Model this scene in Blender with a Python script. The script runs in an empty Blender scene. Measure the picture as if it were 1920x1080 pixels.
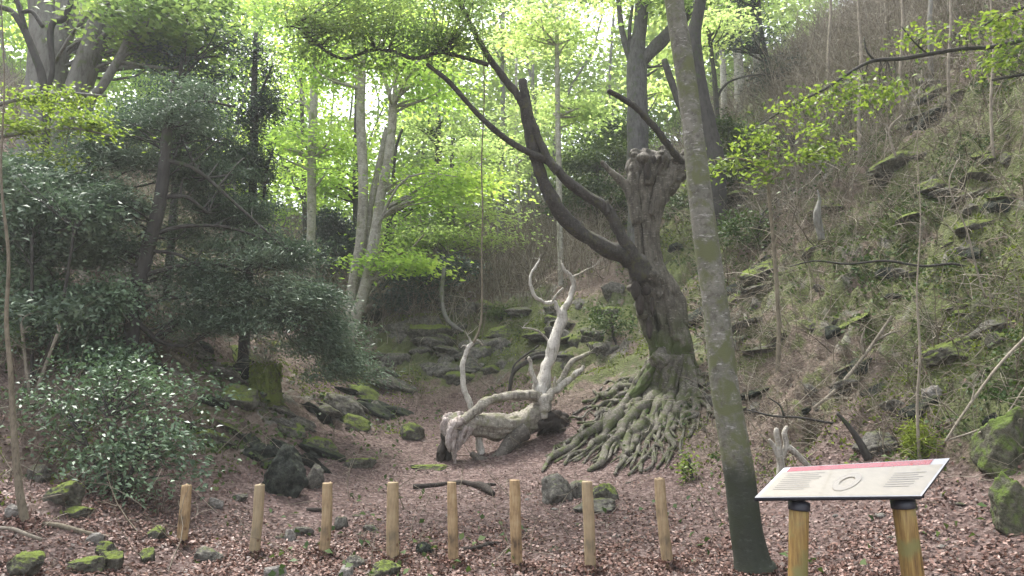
import bpy, bmesh, math, random
import numpy as np
from mathutils import Vector

random.seed(7)
RNG = np.random.default_rng(7)
scene = bpy.context.scene
COL = scene.collection
R = math.radians
SKY, SUN, HAZE, EXPO = 0.14, 2.0, 0.0013, 2.12

# ------------------------------------------------------------------ camera
F = 1400.0
PITCH = R(9.0)
CP, SP = math.cos(PITCH), math.sin(PITCH)
CAMZ = 1.6
S = 1.38
cam_d = bpy.data.cameras.new('camera')
cam_d.sensor_width = 36.0
cam_d.lens = F / 1920 * 36
cam_d.clip_end = 600
cam = bpy.data.objects.new('camera', cam_d)
COL.objects.link(cam)
cam.location = (0, 0, CAMZ)
cam.rotation_euler = (R(90) + PITCH, 0, 0)
scene.camera = cam


def ray(px, py):
    u = (px - 960) / F
    v = (540 - py) / F
    return u, CP - SP * v, SP + CP * v


def P(px, py, d):
    """world point seen at photo pixel (px,py) at ground distance d*S"""
    u, y, z = ray(px, py)
    t = d * S / y
    return np.array([u * t, d * S, CAMZ + z * t])


# ------------------------------------------------------------------ noise
def _h(ix, iy, iz, seed):
    n = (ix.astype(np.int64) * 374761393 + iy.astype(np.int64) * 668265263 +
         iz.astype(np.int64) * 2147483647 + seed * 974711) & 0xffffffff
    n = ((n ^ (n >> 13)) * 1274126177) & 0xffffffff
    n = n ^ (n >> 16)
    return (n & 0xffff) / 32767.5 - 1.0


def vnoise(x, y, z=None, seed=0):
    if z is None:
        z = np.zeros_like(x)
    x0, y0, z0 = np.floor(x), np.floor(y), np.floor(z)
    fx, fy, fz = x - x0, y - y0, z - z0
    fx = fx * fx * (3 - 2 * fx); fy = fy * fy * (3 - 2 * fy); fz = fz * fz * (3 - 2 * fz)
    r = 0
    for a in (0, 1):
        wa = fx if a else 1 - fx
        for b in (0, 1):
            wb = fy if b else 1 - fy
            for c in (0, 1):
                wc = fz if c else 1 - fz
                r = r + wa * wb * wc * _h(x0 + a, y0 + b, z0 + c, seed)
    return r


def fbm(x, y, z=None, o=4, seed=0):
    s, a, f, t = 0, 1.0, 1.0, 0
    for i in range(o):
        s = s + a * vnoise(x * f, y * f, None if z is None else z * f, seed + i * 17)
        t += a
        a *= 0.5
        f *= 2.03
    return s / t


def smooth(a, b, x):
    t = np.clip((x - a) / (b - a), 0, 1)
    return t * t * (3 - 2 * t)


# ------------------------------------------------------------------ terrain
CTRL = [
    (0, 1060, 5.0), (0, 900, 6.5), (0, 700, 8.0), (0, 500, 9.6), (0, 330, 12.5),
    (150, 1060, 5.2), (150, 940, 6.4), (150, 800, 7.6), (150, 600, 9.4),
    (300, 1050, 5.7), (300, 930, 7.0), (300, 780, 8.4), (300, 680, 9.4), (300, 590, 10.8), (300, 460, 14.5), (300, 380, 19),
    (450, 1060, 5.9), (450, 960, 7.2), (440, 860, 8.2), (440, 760, 9.2), (440, 690, 10.4), (440, 610, 12.5), (440, 520, 16), (440, 440, 23),
    (560, 1000, 6.9), (560, 900, 8.2), (560, 830, 9.2), (560, 740, 10.8), (560, 670, 13), (560, 590, 16), (560, 500, 22),
    (650, 1060, 5.8), (680, 960, 7.5), (680, 880, 9.0), (680, 800, 10.8), (680, 730, 13), (680, 650, 15.3), (680, 560, 19), (680, 460, 30),
    (800, 1060, 5.8), (800, 960, 7.5), (800, 880, 9.1), (800, 820, 10.6), (800, 760, 12.6), (800, 715, 14), (800, 640, 15.2), (800, 560, 16.8), (800, 500, 21), (800, 430, 30),
    (930, 1060, 5.8), (930, 960, 7.4), (930, 890, 8.8), (930, 820, 10.3), (930, 750, 12.4), (930, 690, 14), (930, 600, 15.4), (930, 540, 17.4), (930, 480, 22), (930, 420, 31),
    (1050, 1060, 5.7), (1050, 960, 7.3), (1050, 900, 8.4), (1050, 840, 9.5), (1050, 770, 10.8), (1050, 700, 12.1), (1050, 610, 14), (1050, 520, 16.4), (1050, 440, 21), (1050, 380, 31),
    (1160, 1060, 5.7), (1160, 950, 7.3), (1160, 890, 8.5), (1160, 820, 9.4), (1160, 740, 10.3), (1160, 660, 11.6), (1160, 560, 13.6), (1160, 460, 17), (1160, 370, 23),
    (1260, 1060, 5.6), (1260, 950, 7.1), (1260, 880, 8.3), (1260, 800, 9.2), (1260, 700, 10.3), (1260, 600, 11.8), (1260, 490, 14.2), (1260, 400, 17.5), (1260, 330, 23),
    (1380, 1070, 5.5), (1380, 960, 6.8), (1380, 860, 7.9), (1380, 760, 8.8), (1380, 640, 9.8), (1380, 500, 11.6), (1380, 370, 14.2), (1380, 270, 17.5), (1380, 200, 23),
    (1520, 1070, 5.3), (1520, 950, 6.4), (1520, 850, 7.3), (1520, 750, 8.1), (1520, 600, 9.2), (1520, 440, 10.8), (1520, 300, 12.8), (1520, 190, 15.3), (1520, 100, 20),
    (1700, 1070, 5.0), (1700, 950, 5.9), (1700, 850, 6.6), (1700, 700, 7.6), (1700, 550, 8.6), (1700, 400, 9.8), (1700, 250, 11.4), (1700, 120, 13.6), (1700, 20, 17),
    (1900, 1070, 4.7), (1900, 950, 5.4), (1900, 800, 6.2), (1900, 600, 7.2), (1900, 400, 8.3), (1900, 200, 9.6), (1900, 30, 11.4), (1900, -120, 15),
]
pts = [P(*c) for c in CTRL]
pts += [np.array(a, float) for a in [
    (0, 4, 0), (-4, 4, 0.1), (3.5, 4, 0.0), (2, 6, 0.0), (-2, 0, 0), (2, 0, 0), (-8, 2, 1.2), (7, 3, 1.4), (-15, 2, 5), (14, 3, 7),
    (0, -12, -0.3), (0, -35, -1), (-25, -20, 5), (25, -20, 7), (-30, 8, 13), (30, 8, 19), (-32, 30, 20), (34, 30, 26),
    (-60, 0, 22), (60, 0, 30), (0, 58, 13.5), (-20, 50, 17), (22, 50, 22), (0, 90, 12), (-60, 70, 26), (60, 70, 32), (0, 140, 8), (-100, 140, 20), (100, 140, 24),
    (-100, -40, 25), (100, -40, 30), (0, -60, -1)]]
pts = np.array(pts)
C2 = pts[:, :2] / 10
n = len(pts)


def _k(A, B):
    d2 = ((A[:, None, :] - B[None, :, :]) ** 2).sum(-1)
    return 0.5 * d2 * np.log(d2 + 1e-9)


K = _k(C2, C2) + np.eye(n) * 0.004
A_ = np.zeros((n + 3, n + 3))
A_[:n, :n] = K
A_[:n, n] = 1; A_[:n, n + 1:] = C2
A_[n, :n] = 1; A_[n + 1:, :n] = C2.T
W_ = np.linalg.solve(A_, np.concatenate([pts[:, 2], np.zeros(3)]))


def hbase(x, y):
    x = np.atleast_1d(np.asarray(x, float)); y = np.atleast_1d(np.asarray(y, float))
    sh = x.shape
    q = np.stack([x.ravel(), y.ravel()], 1) / 10
    out = np.empty(len(q))
    for i in range(0, len(q), 40000):
        qq = q[i:i + 40000]
        out[i:i + 40000] = _k(qq, C2) @ W_[:n] + W_[n] + qq @ W_[n + 1:]
    return out.reshape(sh)


def hslope(x, y, hb=None, e=0.25):
    if hb is None:
        hb = hbase(x, y)
    gx = (hbase(x + e, y) - hb) / e
    gy = (hbase(x, y + e) - hb) / e
    return np.sqrt(gx * gx + gy * gy)


ZONES = [(P(a, b, c), r_, k_) for a, b, c, r_, k_ in [
    (330, 700, 9.3, 2.0, .9), (480, 740, 9.6, 1.5, .85), (430, 850, 8.5, 1.1, .7), (560, 790, 9.8, 1.3, .7), (620, 740, 11, 1.4, .7), (800, 650, 15, 3.2, 1), (930, 640, 14.6, 2.6, .9),
    (690, 690, 14, 2.0, .9), (1080, 640, 13, 2.0, .6), (80, 820, 7.2, 1.6, .6), (120, 950, 6.3, .7, .5), (1250, 470, 14.5, 1.6, .8)]]


def hfull(x, y, want=False):
    x = np.atleast_1d(np.asarray(x, float)); y = np.atleast_1d(np.asarray(y, float))
    hb = hbase(x, y)
    sl = hslope(x, y, hb)
    steep = smooth(0.36, 0.8, sl + 0.16 * fbm(x * 0.5, y * 0.5, seed=3))
    zo = 0
    for c_, r_, k_ in ZONES:
        zo = np.maximum(zo, k_ * np.exp(-(((x - c_[0]) ** 2 + (y - c_[1]) ** 2) / r_ ** 2) ** 1.5))
    steep = np.maximum(steep, zo * smooth(-.35, .15, fbm(x * .9, y * .9, seed=81) + .3 * zo))
    h = hb + 0.045 * fbm(x * 1.1, y * 1.1, seed=5) + 0.012 * fbm(x * 6, y * 6, o=3, seed=6)
    # rocky ledges on the steep banks
    step = 0.42
    tt = hb / step + 1.1 * fbm(x * 0.55, y * 0.55, seed=9) + 0.25 * fbm(x * 2.2, y * 2.2, seed=10) + 0.35 * x
    fr = tt - np.floor(tt)
    terr = (smooth(0.55, 0.95, fr) - fr) * step
    patch = smooth(-0.15, 0.35, fbm(x * 0.33 + 4, y * 0.33, seed=12))
    near = 1 - smooth(30, 45, y)
    tx, ty = 1.6, 2.2
    tp = np.clip(((x - 1.6) * tx + (y - 12.3) * ty) / (tx * tx + ty * ty), 0, 1)
    rd_ = np.hypot(x - 1.6 - tp * tx, y - 12.3 - tp * ty)
    near = near * (0.12 + .88 * smooth(.9, 2.4, rd_))
    # tilted ledges running up the slope, with hollows under them
    wx = x + .5 * fbm(x * .6, y * .6, seed=21); wy = y + .5 * fbm(x * .6 + 7, y * .6, seed=22)
    rid = 1 - np.abs(fbm(wx * .55 + wy * .2, wy * 1.5 - wx * .5, o=4, seed=23)) * 2.4
    rid2 = 1 - np.abs(fbm(wx * 1.6, wy * 3.4 - wx, o=4, seed=24)) * 2.2
    h = h + steep * near * (patch * terr * 0.8 + 0.15 * fbm(x * 1.7, y * 1.7, seed=13) + .30 * (rid - .3) + .17 * (rid2 - .3) + 0.13 * (np.abs(fbm(x * 3.1, y * 3.1, o=5, seed=14)) - .15) * 2.2)
    if want:
        return h, hb, sl, steep, patch, rid * .6 + rid2 * .4
    return h


def G(px, py, dmin=3.6, dmax=60):
    """first hit of the view ray through a photo pixel with the ground"""
    u, y, z = ray(px, py)
    d = np.geomspace(dmin * S, dmax * S, 900)
    t = d / y
    X, Y, Z = u * t, d, CAMZ + z * t
    g = hfull(X, Y)
    b = np.nonzero(Z <= g)[0]
    i = b[0] if len(b) else len(d) - 1
    return np.array([X[i], Y[i], g[i]])


def GD(px, py):
    return G(px, py)[1] / S


# ------------------------------------------------------------------ mesh helpers
class MB:
    def __init__(self):
        self.v = []; self.q = []; self.t = []; self.n = 0
        self.rq = []; self.rt = []

    def add(self, v, q=None, t=None, rq=None, rt=None):
        v = np.asarray(v, float).reshape(-1, 3)
        self.v.append(v)
        if q is not None and len(q):
            q = np.asarray(q, np.int64).reshape(-1, 4)
            self.q.append(q + self.n)
            self.rq.append(np.full(len(q), RNG.random()) if rq is None else rq)
        if t is not None and len(t):
            t = np.asarray(t, np.int64).reshape(-1, 3)
            self.t.append(t + self.n)
            self.rt.append(np.full(len(t), RNG.random()) if rt is None else rt)
        self.n += len(v)
        return self

    def tube(self, pts, seg=8, wob=0.0, sub=4, caps=True, seed=None, flat=None, ridge=0, rid_a=0.0, groove=0.0):
        """pts: list of (x,y,z,r); smooth tapering tube through them"""
        p = np.array(pts, float)
        if len(p) > 2 and sub > 1:
            p = catmull(p, sub)
        elif sub > 1:
            tt = np.linspace(0, 1, sub + 1)[:, None]
            p = p[0] * (1 - tt) + p[-1] * tt
        c, r = p[:, :3], p[:, 3].clip(0.0015)
        T = np.gradient(c, axis=0)
        T /= np.linalg.norm(T, axis=1)[:, None] + 1e-9
        a = np.array([0.31, 0.52, 0.79]) if abs(T[0, 2]) < .9 else np.array([1., 0.1, 0])
        N = np.cross(T[0], a); N /= np.linalg.norm(N)
        Ns = [N]
        for i in range(1, len(c)):
            N = N - T[i] * (N @ T[i]); N /= np.linalg.norm(N) + 1e-9
            Ns.append(N)
        Ns = np.array(Ns); Bs = np.cross(T, Ns)
        ang = np.arange(seg) / seg * 2 * math.pi
        rr = r[:, None] * np.ones(seg)[None]
        sd = (seed if seed is not None else int(RNG.integers(9999)))
        ring = (np.cos(ang)[None, :, None] * Ns[:, None] + np.sin(ang)[None, :, None] * Bs[:, None])
        if wob:
            q = c[:, None] + ring * r[:, None, None]
            s = 0.9 / max(r.max(), 0.02)
            rr = rr * (1 + wob * 1.3 * fbm(q[..., 0] * s, q[..., 1] * s, q[..., 2] * s * .5, o=3, seed=sd))
        if groove:
            q3 = ring * 2.2; sl_ = (np.arange(len(c)) * np.mean(np.linalg.norm(np.diff(c, axis=0), axis=1)) * .55 / max(r.max(), .05))[:, None] * np.ones(seg)[None]
            g_ = np.abs(fbm(q3[..., 0] * .7 + q3[..., 2] * .7, q3[..., 1] * .7 - q3[..., 2] * .4, sl_, o=4, seed=sd + 5))
            rr = rr * (1 + groove * (smooth(0, .3, g_) - .75))
        if ridge:
            rr = rr * (1 + rid_a * np.cos(ridge * ang[None] + 1.6 * np.linspace(0, 1, len(c))[:, None] + sd) *
                       (0.6 + .4 * np.sin(np.linspace(0, 5, len(c)) + sd))[:, None])
        V = c[:, None] + ring * rr[..., None]
        m = len(c)
        i = np.arange(m - 1)[:, None] * seg
        j = np.arange(seg)[None]; j2 = (j + 1) % seg
        Q = np.stack([i + j, i + j2, i + seg + j2, i + seg + j], -1).reshape(-1, 4)
        V = V.reshape(-1, 3)
        tr = []
        if caps:
            V = np.vstack([V, c[0] - T[0] * r[0] * .2, c[-1] + T[-1] * r[-1] * .4])
            b = m * seg
            for k in range(seg):
                tr.append((b, (k + 1) % seg, k))
                tr.append((b + 1, (m - 1) * seg + k, (m - 1) * seg + (k + 1) % seg))
        return self.add(V, Q, tr)

    def leaves(self, C, L, W, D=None, flat=0.5, fold=0.18):
        """one folded rhombus per centre. D: preferred directions. flat: 1 = lies level"""
        C = np.asarray(C, float); N = len(C)
        if N == 0:
            return self
        L = np.broadcast_to(np.asarray(L, float), (N,)) * RNG.uniform(.7, 1.25, N)
        W = np.broadcast_to(np.asarray(W, float), (N,)) * RNG.uniform(.75, 1.2, N)
        if D is None:
            D = RNG.normal(size=(N, 3)); D[:, 2] *= (1 - flat)
        D = D / (np.linalg.norm(D, axis=1)[:, None] + 1e-9)
        up = RNG.normal(size=(N, 3)) * (1 - flat) * 1.2 + np.array([0, 0, 1.0])
        Sd = np.cross(up, D); Sd /= np.linalg.norm(Sd, axis=1)[:, None] + 1e-9
        Nn = np.cross(D, Sd)
        b = C - D * L[:, None] * .5
        tip = C + D * L[:, None] * .5 - Nn * (L * .12)[:, None]
        mid = C - D * L[:, None] * .03
        l = mid + Sd * W[:, None] * .5 + Nn * (W * fold)[:, None]
        r = mid - Sd * W[:, None] * .5 + Nn * (W * fold)[:, None]
        V = np.stack([b, l, tip, r], 1).reshape(-1, 3)
        Q = np.arange(N * 4).reshape(-1, 4)
        return self.add(V, Q, rq=RNG.random(N))

    def strands(self, base, dirs, length, r, K=5, curl=0.4, droop=0.0):
        """many thin tapering 3-sided stems at once; returns node positions (N,K,3)"""
        base = np.asarray(base, float); N = len(base)
        dirs = dirs / (np.linalg.norm(dirs, axis=1)[:, None] + 1e-9)
        L = np.broadcast_to(np.asarray(length, float), (N,))
        r = np.broadcast_to(np.asarray(r, float), (N,))
        p = base.copy(); d = dirs.copy()
        nodes = [p.copy()]
        bend = RNG.normal(size=(N, 3)) * curl / K
        for k in range(K - 1):
            d = d + bend + RNG.normal(size=(N, 3)) * curl / K * .8
            d[:, 2] -= droop / K
            d /= np.linalg.norm(d, axis=1)[:, None] + 1e-9
            p = p + d * (L / (K - 1))[:, None]
            nodes.append(p.copy())
        nd = np.stack(nodes, 1)
        a = np.cross(dirs, RNG.normal(size=(N, 3))); a /= np.linalg.norm(a, axis=1)[:, None] + 1e-9
        b = np.cross(dirs, a)
        tap = np.linspace(1, .25, K)
        V = []
        for j in range(3):
            an = j * 2 * math.pi / 3
            o = (a * math.cos(an) + b * math.sin(an))[:, None] * (r[:, None] * tap[None])[..., None]
            V.append(nd + o)
        V = np.stack(V, 2)  # N,K,3,3
        idx = np.arange(N)[:, None, None] * K * 3 + np.arange(K - 1)[None, :, None] * 3
        j = np.arange(3)[None, None]; j2 = (j + 1) % 3
        Q = np.stack([idx + j, idx + j2, idx + 3 + j2, idx + 3 + j], -1).reshape(-1, 4)
        self.add(V.reshape(-1, 3), Q, rq=np.repeat(RNG.random(N), (K - 1) * 3))
        return nd

    def build(self, name, mat, parent=None, origin=None, smooth_=True):
        V = np.concatenate(self.v)
        if parent is not None:
            org = np.array(parent['_o'])
        elif origin is not None:
            org = np.array(origin, float)
        else:
            org = np.zeros(3)
        V = V - org
        q = np.concatenate(self.q) if self.q else np.zeros((0, 4), np.int64)
        t = np.concatenate(self.t) if self.t else np.zeros((0, 3), np.int64)
        me = bpy.data.meshes.new(name)
        me.vertices.add(len(V)); me.vertices.foreach_set('co', V.astype(np.float32).ravel())
        nl = len(q) * 4 + len(t) * 3
        me.loops.add(nl)
        me.loops.foreach_set('vertex_index', np.concatenate([q.ravel(), t.ravel()]).astype(np.int32))
        me.polygons.add(len(q) + len(t))
        ls = np.concatenate([np.arange(len(q)) * 4, len(q) * 4 + np.arange(len(t)) * 3])
        me.polygons.foreach_set('loop_start', ls.astype(np.int32))
        me.update(calc_edges=True)
        rn = np.concatenate(self.rq + self.rt) if (self.rq or self.rt) else np.zeros(0)
        at = me.attributes.new('rnd', 'FLOAT', 'FACE')
        at.data.foreach_set('value', rn.astype(np.float32))
        if smooth_:
            me.polygons.foreach_set('use_smooth', np.ones(len(me.polygons), bool))
        me.materials.append(mat)
        me.validate()
        ob = bpy.data.objects.new(name, me)
        COL.objects.link(ob)
        if parent is not None:
            ob.parent = parent
        else:
            ob.location = org
        ob['_o'] = list(map(float, org))
        return ob


def catmull(p, sub):
    q = np.vstack([2 * p[0] - p[1], p, 2 * p[-1] - p[-2]])
    out = []
    for i in range(1, len(q) - 2):
        for s in range(sub):
            t = s / sub
            a, b, c, d = q[i - 1], q[i], q[i + 1], q[i + 2]
            out.append(0.5 * ((2 * b) + (c - a) * t + (2 * a - 5 * b + 4 * c - d) * t * t + (3 * b - a - 3 * c + d) * t ** 3))
    out.append(q[-2])
    return np.array(out)


def PX(lst, d0=None, dd=0.0):
    """photo-space trace -> list of world (x,y,z,r). entries (px,py,rpx) or (px,py,rpx,d)"""
    out = []
    for e in lst:
        d = e[3] if len(e) > 3 else d0
        w = P(e[0], e[1], d)
        out.append((w[0], w[1], w[2], e[2] * d * S / F))
    return out


def tag(o, label, cat, group=None, kind=None):
    if label: o['label'] = label
    if cat: o['category'] = cat
    if group: o['group'] = group
    if kind: o['kind'] = kind
    return o


def thing(name, label, cat, loc, group=None):
    o = bpy.data.objects.new(name, None)
    o.empty_display_size = 0.2
    COL.objects.link(o)
    o.location = tuple(map(float, loc))
    o['_o'] = list(map(float, loc))
    return tag(o, label, cat, group)


# ------------------------------------------------------------------ materials
def newmat(name):
    m = bpy.data.materials.new(name)
    m.use_nodes = True
    nt = m.node_tree
    b = nt.nodes['Principled BSDF']
    return m, nt, b


def nd(nt, typ, **kw):
    n_ = nt.nodes.new(typ)
    for k, v in kw.items():
        if k in n_.inputs:
            n_.inputs[k].default_value = v
        else:
            setattr(n_, k, v)
    return n_


def lk(nt, a, b):
    nt.links.new(a, b)


def ramp(nt, fac, stops, interp='LINEAR'):
    r = nt.nodes.new('ShaderNodeValToRGB')
    r.color_ramp.interpolation = interp
    el = r.color_ramp.elements
    while len(el) > 1:
        el.remove(el[-1])
    el[0].position = stops[0][0]; el[0].color = (*stops[0][1], 1)
    for p, c in stops[1:]:
        e = el.new(p); e.color = (*c, 1)
    lk(nt, fac, r.inputs[0])
    return r.outputs[0]


def mixc(nt, fac, a, b):
    m = nt.nodes.new('ShaderNodeMix'); m.data_type = 'RGBA'
    if hasattr(fac, 'node'): lk(nt, fac, m.inputs[0])
    else: m.inputs[0].default_value = fac
    for s, i in ((a, 6), (b, 7)):
        if hasattr(s, 'node'): lk(nt, s, m.inputs[i])
        else: m.inputs[i].default_value = (*s, 1)
    return m.outputs[2]


def mth(nt, op, a, b=0.0, c=None, clamp=False):
    m = nt.nodes.new('ShaderNodeMath'); m.operation = op; m.use_clamp = clamp
    for s, i in ((a, 0), (b, 1)) + (((c, 2),) if c is not None else ()):
        if hasattr(s, 'node'): lk(nt, s, m.inputs[i])
        else: m.inputs[i].default_value = s
    return m.outputs[0]


def noise(nt, vec, scale, detail=4, rough=0.55, dist=0.0):
    t = nd(nt, 'ShaderNodeTexNoise')
    t.inputs['Scale'].default_value = scale
    t.inputs['Detail'].default_value = detail
    t.inputs['Roughness'].default_value = rough
    t.inputs['Distortion'].default_value = dist
    lk(nt, vec, t.inputs['Vector'])
    return t.outputs['Fac']


def mapr(nt, v, a, b, c=0.0, d=1.0):
    m = nt.nodes.new('ShaderNodeMapRange')
    m.interpolation_type = 'SMOOTHSTEP'
    lk(nt, v, m.inputs[0])
    m.inputs[1].default_value = a; m.inputs[2].default_value = b
    m.inputs[3].default_value = c; m.inputs[4].default_value = d
    return m.outputs[0]


def bump(nt, b, h, strength=0.5, dist=0.02):
    n_ = nd(nt, 'ShaderNodeBump')
    n_.inputs['Strength'].default_value = strength
    n_.inputs['Distance'].default_value = dist
    lk(nt, h, n_.inputs['Height'])
    lk(nt, n_.outputs[0], b.inputs['Normal'])


def coords(nt, sx=1, sy=1, sz=1):
    tc = nd(nt, 'ShaderNodeTexCoord')
    mp = nd(nt, 'ShaderNodeMapping')
    mp.inputs['Scale'].default_value = (sx, sy, sz)
    lk(nt, tc.outputs['Object'], mp.inputs[0])
    return mp.outputs[0]


def bark(name, c1, c2, c3=None, moss=0.0, mossc=(0.06, 0.09, 0.02), sc=1.0, rough=0.85, streak=4.0, bs=0.6, mossz=None, wetz=None, dk=.42):
    m, nt, b = newmat(name)
    v1 = coords(nt)
    v2 = coords(nt, 1, 1, 1 / streak)
    v3 = coords(nt, 1, 1, 3.5)
    n1 = noise(nt, v1, 2.2 * sc, 6, .65)
    n2 = noise(nt, v2, 14 * sc, 6, .7)
    col = ramp(nt, n1, [(0.3, c1), (0.7, c2)])
    if c3:
        n3 = noise(nt, v3, 9 * sc, 5, .7)
        col = mixc(nt, mapr(nt, n3, .55, .66), col, c3)
    dark = mixc(nt, mapr(nt, n2, .3, .56), (dk, dk * .95, dk * .9), (1.15, 1.15, 1.15))  # crevices along the streaks darkened: their shade is put into the bark colour
    mu = nt.nodes.new('ShaderNodeMix'); mu.data_type = 'RGBA'; mu.blend_type = 'MULTIPLY'; mu.inputs[0].default_value = .75
    lk(nt, col, mu.inputs[6]); lk(nt, dark, mu.inputs[7]); col = mu.outputs[2]
    geo = nd(nt, 'ShaderNodeNewGeometry')
    if moss > 0:
        nm = noise(nt, v1, 3.1 * sc, 5, .7, .4)
        f = mapr(nt, nm, .62 - moss * .35, .75 - moss * .3)
        if mossz is not None:
            sep = nd(nt, 'ShaderNodeSeparateXYZ'); lk(nt, geo.outputs['Position'], sep.inputs[0])
            f = mth(nt, 'MULTIPLY', f, mapr(nt, sep.outputs[2], mossz[0], mossz[1], 1, 0))
        col = mixc(nt, f, col, mossc)
    if wetz is not None:
        sep = nd(nt, 'ShaderNodeSeparateXYZ'); lk(nt, geo.outputs['Position'], sep.inputs[0])
        zz = mth(nt, 'ADD', sep.outputs[2], mth(nt, 'MULTIPLY', n1, .5))
        f = mapr(nt, zz, wetz[0], wetz[1], .88, 0)
        col = mixc(nt, f, col, wetz[2])
    lk(nt, col, b.inputs['Base Color'])
    b.inputs['Roughness'].default_value = rough
    b.inputs['Specular IOR Level'].default_value = 0.25
    h = mth(nt, 'ADD', n2, mth(nt, 'MULTIPLY', noise(nt, v3, 30 * sc, 3), .35))
    bump(nt, b, h, bs, 0.03)
    return m


def leafmat(name, cols, trans=0.5, tcol=None, rough=0.45, spec=0.3, patch=0.0):
    m, nt, b = newmat(name)
    at = nd(nt, 'ShaderNodeAttribute', attribute_name='rnd', attribute_type='GEOMETRY')
    f = at.outputs['Fac']
    if patch:
        geo = nd(nt, 'ShaderNodeNewGeometry')
        nz = noise(nt, geo.outputs['Position'], patch, 2, .5)
        f = mth(nt, 'ADD', mth(nt, 'MULTIPLY', f, .5), mth(nt, 'MULTIPLY', mapr(nt, nz, .3, .7), .5))
    stops = [(i / (len(cols) - 1), c) for i, c in enumerate(cols)]
    col = ramp(nt, f, stops)
    lk(nt, col, b.inputs['Base Color'])
    b.inputs['Roughness'].default_value = rough
    b.inputs['Specular IOR Level'].default_value = spec
    if trans > 0:
        tr = nd(nt, 'ShaderNodeBsdfTranslucent')
        tc = tcol or (1.6, 1.7, 0.9)
        mu = nt.nodes.new('ShaderNodeMix'); mu.data_type = 'RGBA'; mu.blend_type = 'MULTIPLY'; mu.inputs[0].default_value = 1
        mu.clamp_result = True
        lk(nt, col, mu.inputs[6]); mu.inputs[7].default_value = (*tc, 1)
        lk(nt, mu.outputs[2], tr.inputs['Color'])
        mx = nd(nt, 'ShaderNodeMixShader'); mx.inputs[0].default_value = trans
        lk(nt, b.outputs[0], mx.inputs[1]); lk(nt, tr.outputs[0], mx.inputs[2])
        lk(nt, mx.outputs[0], nt.nodes['Material Output'].inputs['Surface'])
    return m


def rockmat(name, c1, c2, mossc, moss=0.5):
    m, nt, b = newmat(name)
    v = coords(nt)
    n1 = noise(nt, v, 3.5, 6, .65)
    n2 = noise(nt, v, 16, 5, .7)
    n9 = noise(nt, v, 9, 8, .8)
    col = ramp(nt, n9, [(0.34, tuple(x * .35 for x in c1)), (0.46, c1), (0.68, c2)])
    geo = nd(nt, 'ShaderNodeNewGeometry')
    sep = nd(nt, 'ShaderNodeSeparateXYZ'); lk(nt, geo.outputs['Normal'], sep.inputs[0])
    f = mth(nt, 'ADD', mth(nt, 'MULTIPLY', sep.outputs[2], .35), mth(nt, 'ADD', mth(nt, 'MULTIPLY', n1, .8), mth(nt, 'MULTIPLY', n2, .25)))
    f = mth(nt, 'MULTIPLY', mapr(nt, f, .98 - moss * .5, 1.2 - moss * .5), mapr(nt, n9, .36, .5, .35, 1))
    mc = ramp(nt, n2, [(.3, tuple(x * .55 for x in mossc)), (.7, mossc)])
    col = mixc(nt, f, col, mc)
    lk(nt, col, b.inputs['Base Color'])
    b.inputs['Roughness'].default_value = .95
    b.inputs['Specular IOR Level'].default_value = 0.1
    bump(nt, b, mth(nt, 'ADD', n2, n1), .8, .04)
    return m


M = {}
M['beech'] = bark('smooth_beech_bark', (0.085, 0.085, 0.07), (0.17, 0.165, 0.14), (0.3, 0.3, 0.275), moss=.5, mossc=(0.10, 0.11, 0.055), streak=1.0, sc=1.2, bs=.35,
                  wetz=(1.12, 1.42, (0.02, 0.026, 0.018)))
M['beech_far'] = bark('pale_beech_bark', (0.20, 0.19, 0.155), (0.34, 0.33, 0.29), (0.42, 0.42, 0.38), moss=.25, mossc=(0.16, 0.18, 0.09), streak=1.5, sc=.8, bs=.3)
M['grey_bark'] = bark('grey_bark', (0.13, 0.125, 0.11), (0.2, 0.2, 0.185), moss=.3, mossc=(0.1, 0.12, 0.06), sc=.9)
M['stem_bark'] = bark('dark_grey_stem_bark', (0.055, 0.053, 0.055), (0.115, 0.11, 0.11), moss=.3, mossc=(0.06, 0.075, 0.04), sc=1.4, dk=.35)
M['dark_bark'] = bark('dark_bark', (0.03, 0.028, 0.026), (0.062, 0.058, 0.052), moss=.2, mossc=(0.04, 0.06, 0.02))
M['bough'] = bark('bough_bark', (0.028, 0.026, 0.025), (0.065, 0.06, 0.055), (0.10, 0.095, 0.082), moss=.3, mossc=(0.07, 0.07, 0.035), sc=2)
M['pollard'] = bark('old_beech_bark', (0.05, 0.045, 0.036), (0.14, 0.127, 0.105), (0.22, 0.205, 0.175), moss=.75, streak=5.0, mossc=(0.055, 0.075, 0.022), sc=1.3, bs=.9, mossz=(2.4, 3.6), dk=.22)
M['root'] = bark('root_bark', (0.06, 0.054, 0.044), (0.15, 0.138, 0.115), (0.26, 0.25, 0.215), moss=.5, mossc=(0.065, 0.075, 0.03), sc=2, bs=.9, dk=.22)
M['dead'] = bark('bleached_wood', (0.22, 0.2, 0.165), (0.42, 0.4, 0.355), (0.52, 0.5, 0.46), moss=.25, mossc=(0.2, 0.19, 0.12), sc=2.5, streak=7, bs=.9, dk=.3)
M['log'] = bark('log_wood', (0.13, 0.115, 0.095), (0.3, 0.28, 0.235), (0.4, 0.38, 0.33), moss=.35, mossc=(0.15, 0.15, 0.09), sc=1.6, bs=.7, dk=.22)
M['twig'] = bark('twig_bark', (0.10, 0.085, 0.06), (0.2, 0.175, 0.13), sc=3, bs=.2)
M['paletwig'] = bark('pale_twig_bark', (0.15, 0.13, 0.10), (0.27, 0.24, 0.195), sc=3, bs=.4)
M['rotten'] = bark('rotten_wood', (0.02, 0.017, 0.015), (0.055, 0.045, 0.038), sc=2, bs=.8)
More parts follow.
